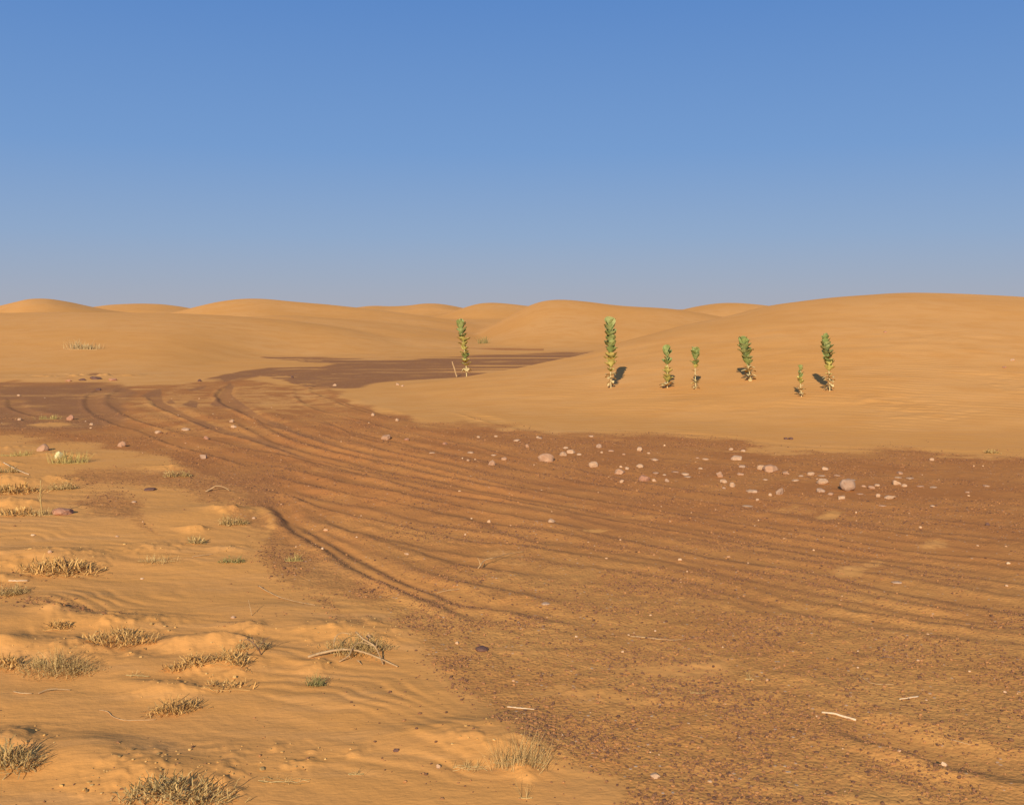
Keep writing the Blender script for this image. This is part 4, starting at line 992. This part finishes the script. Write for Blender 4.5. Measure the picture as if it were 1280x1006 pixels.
def plant(label, bx, by, tx, ty, whorls, back=0):
    """whorls: (fraction of height, leaf reach in px, upright angle deg, leaves, kind g/y/w)"""
    c = hit(bx, by); d = (c - Vector((0, 0, H))).length; k = d / F
    if back: c = Vector((c.x * (1 + back / c.y), c.y + back, gz(c.x * (1 + back / c.y), c.y + back)))
    rr = random.Random(int(bx * 11))
    Ht = (by - ty) * k * 1.0; lean = (tx - bx) * k
    root = bpy.data.objects.new('green_plant', None); C.objects.link(root); root.location = c; root.empty_display_size = .1
    tag(root, label, 'plant', 'upright green plants on the dune')
    path = lambda t: Vector((lean * t ** 1.4 + .008 * math.sin(5 * t + bx), -.01 * t, Ht * t))
    sv, sf = [], []
    tube(sv, sf, [path(-.06 + 1.02 * i / 14) if i else Vector((0, 0, -.06)) for i in range(15)], .68 * k, .35 * k, 8)
    link('stem', mesh_py('stem', sv, sf, M_stem, True), root)
    M = {'g': ([], []), 'y': ([], []), 'w': ([], [])}
    for wi, (t, reach, el, nl, kd) in enumerate(whorls):
        base = path(t); az0 = rr.uniform(-.5, .5) + (wi % 2) * math.pi / nl
        for q in range(nl):
            az = az0 + 2 * math.pi * q / nl + rr.gauss(0, .16); e = math.radians(el + rr.gauss(0, 9))
            out = Vector((math.cos(az) * math.cos(e), math.sin(az) * math.cos(e), math.sin(e)))
            up = Vector((-math.cos(az) * math.sin(e), -math.sin(az) * math.sin(e), math.cos(e)))
            L = (1.12 if kd != 'w' else 1.35) * reach * k / max(.45, math.cos(math.radians(el))) * rr.uniform(.85, 1.12)
            leaf(*M[kd], base + out * .5 * k, out, up, L, L * rr.uniform(.80, 1.0), -.5 if kd != 'w' else 2.0, rr)
    for kd, nm, mt in (('g', 'foliage', M_leaf), ('y', 'yellowed_leaves', M_leafy), ('w', 'withered_leaves', M_leafw)):
        if M[kd][0]: link(nm, mesh_py(nm, *M[kd], mt, True), root)

W = lambda lst: lst
plant('tallest green plant with dense stacked leaf pairs, second from left, shadow to its right', 764, 485, 761.5, 404,
      [(.07, 3.2, -20, 2, 'w'), (.115, 4, -25, 3, 'w'), (.16, 5, 5, 3, 'w'), (.19, 5.5, 20, 4, 'w'), (.25, 6, 30, 4, 'y'), (.31, 7, 38, 4, 'y'), (.38, 7.5, 40, 4, 'y'), (.45, 7.5, 42, 4, 'y'), (.52, 8, 42, 4, 'g'), (.60, 8.3, 42, 4, 'g'), (.68, 8.3, 42, 4, 'g'),
       (.76, 8.3, 44, 4, 'g'), (.84, 8, 48, 4, 'g'), (.91, 6.5, 58, 4, 'g'), (.96, 4.5, 70, 4, 'g')])
plant('leftmost green plant, crown curving left over a bare pale foot on the dune spur', 583.5, 471, 575.5, 406,
      [(.12, 4, -20, 2, 'w'), (.16, 5, -10, 4, 'w'), (.21, 6, 20, 4, 'y'), (.27, 6.5, 30, 4, 'y'), (.35, 6, 40, 4, 'g'), (.43, 5.5, 35, 3, 'y'), (.51, 5.5, 40, 3, 'y'), (.59, 5.5, 40, 3, 'y'), (.67, 6.5, 40, 4, 'y'), (.75, 6.5, 35, 4, 'g'), (.83, 6, 48, 4, 'g'), (.90, 6, 55, 4, 'g'), (.96, 4, 70, 4, 'g')], back=.7)
plant('slim plant with leaf pairs down to a wide yellowed foot, left of the gappy one', 834.5, 485, 832.5, 440,
      [(.06, 5.5, 35, 5, 'w'), (.16, 6, 40, 4, 'y'), (.27, 5.5, 40, 4, 'y'), (.40, 6, 40, 4, 'y'), (.52, 4.5, 25, 3, 'y'), (.64, 6.5, 42, 4, 'g'), (.76, 4, 40, 2, 'g'), (.85, 6, 48, 4, 'g'), (.94, 4, 66, 4, 'g')])
plant('slim gappy plant with a leafy top and bare pale middle', 869.5, 486, 868, 441,
      [(.06, 3.5, -5, 3, 'w'), (.16, 4.2, 10, 3, 'y'), (.23, 3.5, 20, 3, 'w'), (.34, 3, 30, 2, 'w'), (.46, 2.6, 30, 2, 'w'), (.56, 4, 48, 3, 'y'), (.64, 4.2, 55, 3, 'g'), (.78, 5, 55, 4, 'g'), (.88, 5, 60, 4, 'g'), (.95, 3.5, 72, 3, 'g')])
plant('dense plant with a broad leaning leafy top and withered pale foot, shadow to its left', 937.5, 475.5, 927.5, 432,
      [(.05, 5, 0, 4, 'w'), (.14, 5.5, 12, 4, 'w'), (.24, 5.5, 25, 4, 'w'), (.33, 4.5, 35, 3, 'w'), (.42, 6.5, 45, 5, 'g'), (.52, 6.5, 42, 4, 'g'), (.62, 6.8, 42, 5, 'g'), (.72, 7.5, 42, 5, 'g'), (.82, 7.5, 46, 5, 'g'), (.90, 7, 55, 5, 'g'), (.96, 5, 68, 4, 'g')])
plant('shortest and thinnest green plant with few small leaves, low on the dune', 1001.5, 496, 999, 461,
      [(.10, 3.5, 10, 3, 'w'), (.22, 3.5, 35, 3, 'w'), (.34, 2.6, 30, 2, 'w'), (.44, 4, 45, 3, 'y'), (.54, 4, 45, 3, 'y'), (.65, 4, 45, 3, 'g'), (.76, 3.4, 45, 3, 'g'), (.88, 3.4, 45, 2, 'g'), (.95, 2.6, 60, 3, 'g')])
plant('rightmost green plant, tall with many small leaves and a bare pale foot', 1037, 489, 1029.5, 426,
      [(.08, 4, -15, 2, 'w'), (.14, 5, -10, 3, 'w'), (.19, 5, 15, 4, 'w'), (.25, 5, 25, 3, 'w'), (.31, 5, 10, 3, 'y'), (.38, 6, 40, 4, 'y'), (.45, 6, 45, 4, 'y'), (.53, 6.5, 40, 4, 'g'), (.60, 7, 42, 5, 'g'), (.67, 7, 40, 5, 'g'), (.74, 7, 42, 5, 'g'), (.81, 6.2, 42, 5, 'g'), (.88, 5, 48, 4, 'g'), (.94, 4.2, 55, 4, 'g'), (.98, 2.8, 70, 3, 'g')])

# ------------------------------------------------------------------ light
SUN_EL = math.radians(23.6); AZ = math.radians(12.1)
trav = Vector((math.sin(AZ) * math.cos(SUN_EL), math.cos(AZ) * math.cos(SUN_EL), -math.sin(SUN_EL)))
sl = bpy.data.lights.new('sun', 'SUN'); sl.energy = 4.6; sl.angle = math.radians(.53); sl.color = (1.0, .90, .74)
so = bpy.data.objects.new('sun', sl); C.objects.link(so); so.rotation_euler = trav.to_track_quat('-Z', 'Y').to_euler(); so.location = (0, -20, 20)
wd = bpy.data.worlds.new('World'); S.world = wd; wd.use_nodes = True
nt = wd.node_tree; bg = nt.nodes['Background']
sk = nt.nodes.new('ShaderNodeTexSky'); sk.sky_type = 'NISHITA'; sk.sun_disc = False
sk.sun_elevation = SUN_EL; sk.sun_rotation = math.pi + AZ
sk.altitude = 300; sk.air_density = 1.0; sk.dust_density = 1.6; sk.ozone_density = 2.0
EXPO = 0.34
# dusty desert air: a hand-set gradient over most of the physical sky, greyer towards the horizon
tcw = nt.nodes.new('ShaderNodeTexCoord'); spw = nt.nodes.new('ShaderNodeSeparateXYZ'); nt.links.new(tcw.outputs['Generated'], spw.inputs[0])
rw = nt.nodes.new('ShaderNodeValToRGB'); rw.color_ramp.interpolation = 'EASE'
nt.links.new(spw.outputs['Z'], rw.inputs[0]); el = rw.color_ramp.elements
rw.color_ramp.interpolation = 'LINEAR'
SKY = [(0.0, (.41, .42, .485)), (.035, (.335, .402, .535)), (.075, (.265, .383, .590)), (.155, (.170, .322, .618)), (.30, (.098, .240, .570)), (.55, (.12, .22, .46)), (1.0, (.13, .20, .40))]  # upper stops brightened, out of view, to fill the shadows
for i, (p, c) in enumerate(SKY):
    e = el[0] if i == 0 else el.new(p) if i < len(SKY) - 1 else el[-1]
    e.position = p; e.color = (*c, 1)
ks = nt.nodes.new('ShaderNodeVectorMath'); ks.operation = 'SCALE'; ks.inputs['Scale'].default_value = 1 / .08 / 2 ** EXPO
nt.links.new(rw.outputs[0], ks.inputs[0])
mw = nt.nodes.new('ShaderNodeMix'); mw.data_type = 'RGBA'; mw.inputs[0].default_value = .94
nt.links.new(sk.outputs[0], mw.inputs[6]); nt.links.new(ks.outputs[0], mw.inputs[7])
nt.links.new(mw.outputs[2], bg.inputs[0]); bg.inputs[1].default_value = .08

# ------------------------------------------------------------------ camera
cd = bpy.data.cameras.new('camera'); cd.sensor_width = 36; cd.lens = 36 * F / 1280; cd.clip_end = 4000; cd.clip_start = .05
co = bpy.data.objects.new('camera', cd); C.objects.link(co); co.location = (0, 0, H); co.rotation_euler = (math.pi / 2 - TH, 0, 0)
S.camera = co
S.render.resolution_x, S.render.resolution_y = 1024, 804
vs = S.view_settings; vs.view_transform = 'Standard'; vs.look = 'None'; vs.exposure = EXPO; vs.gamma = 1; vs.use_curve_mapping = False
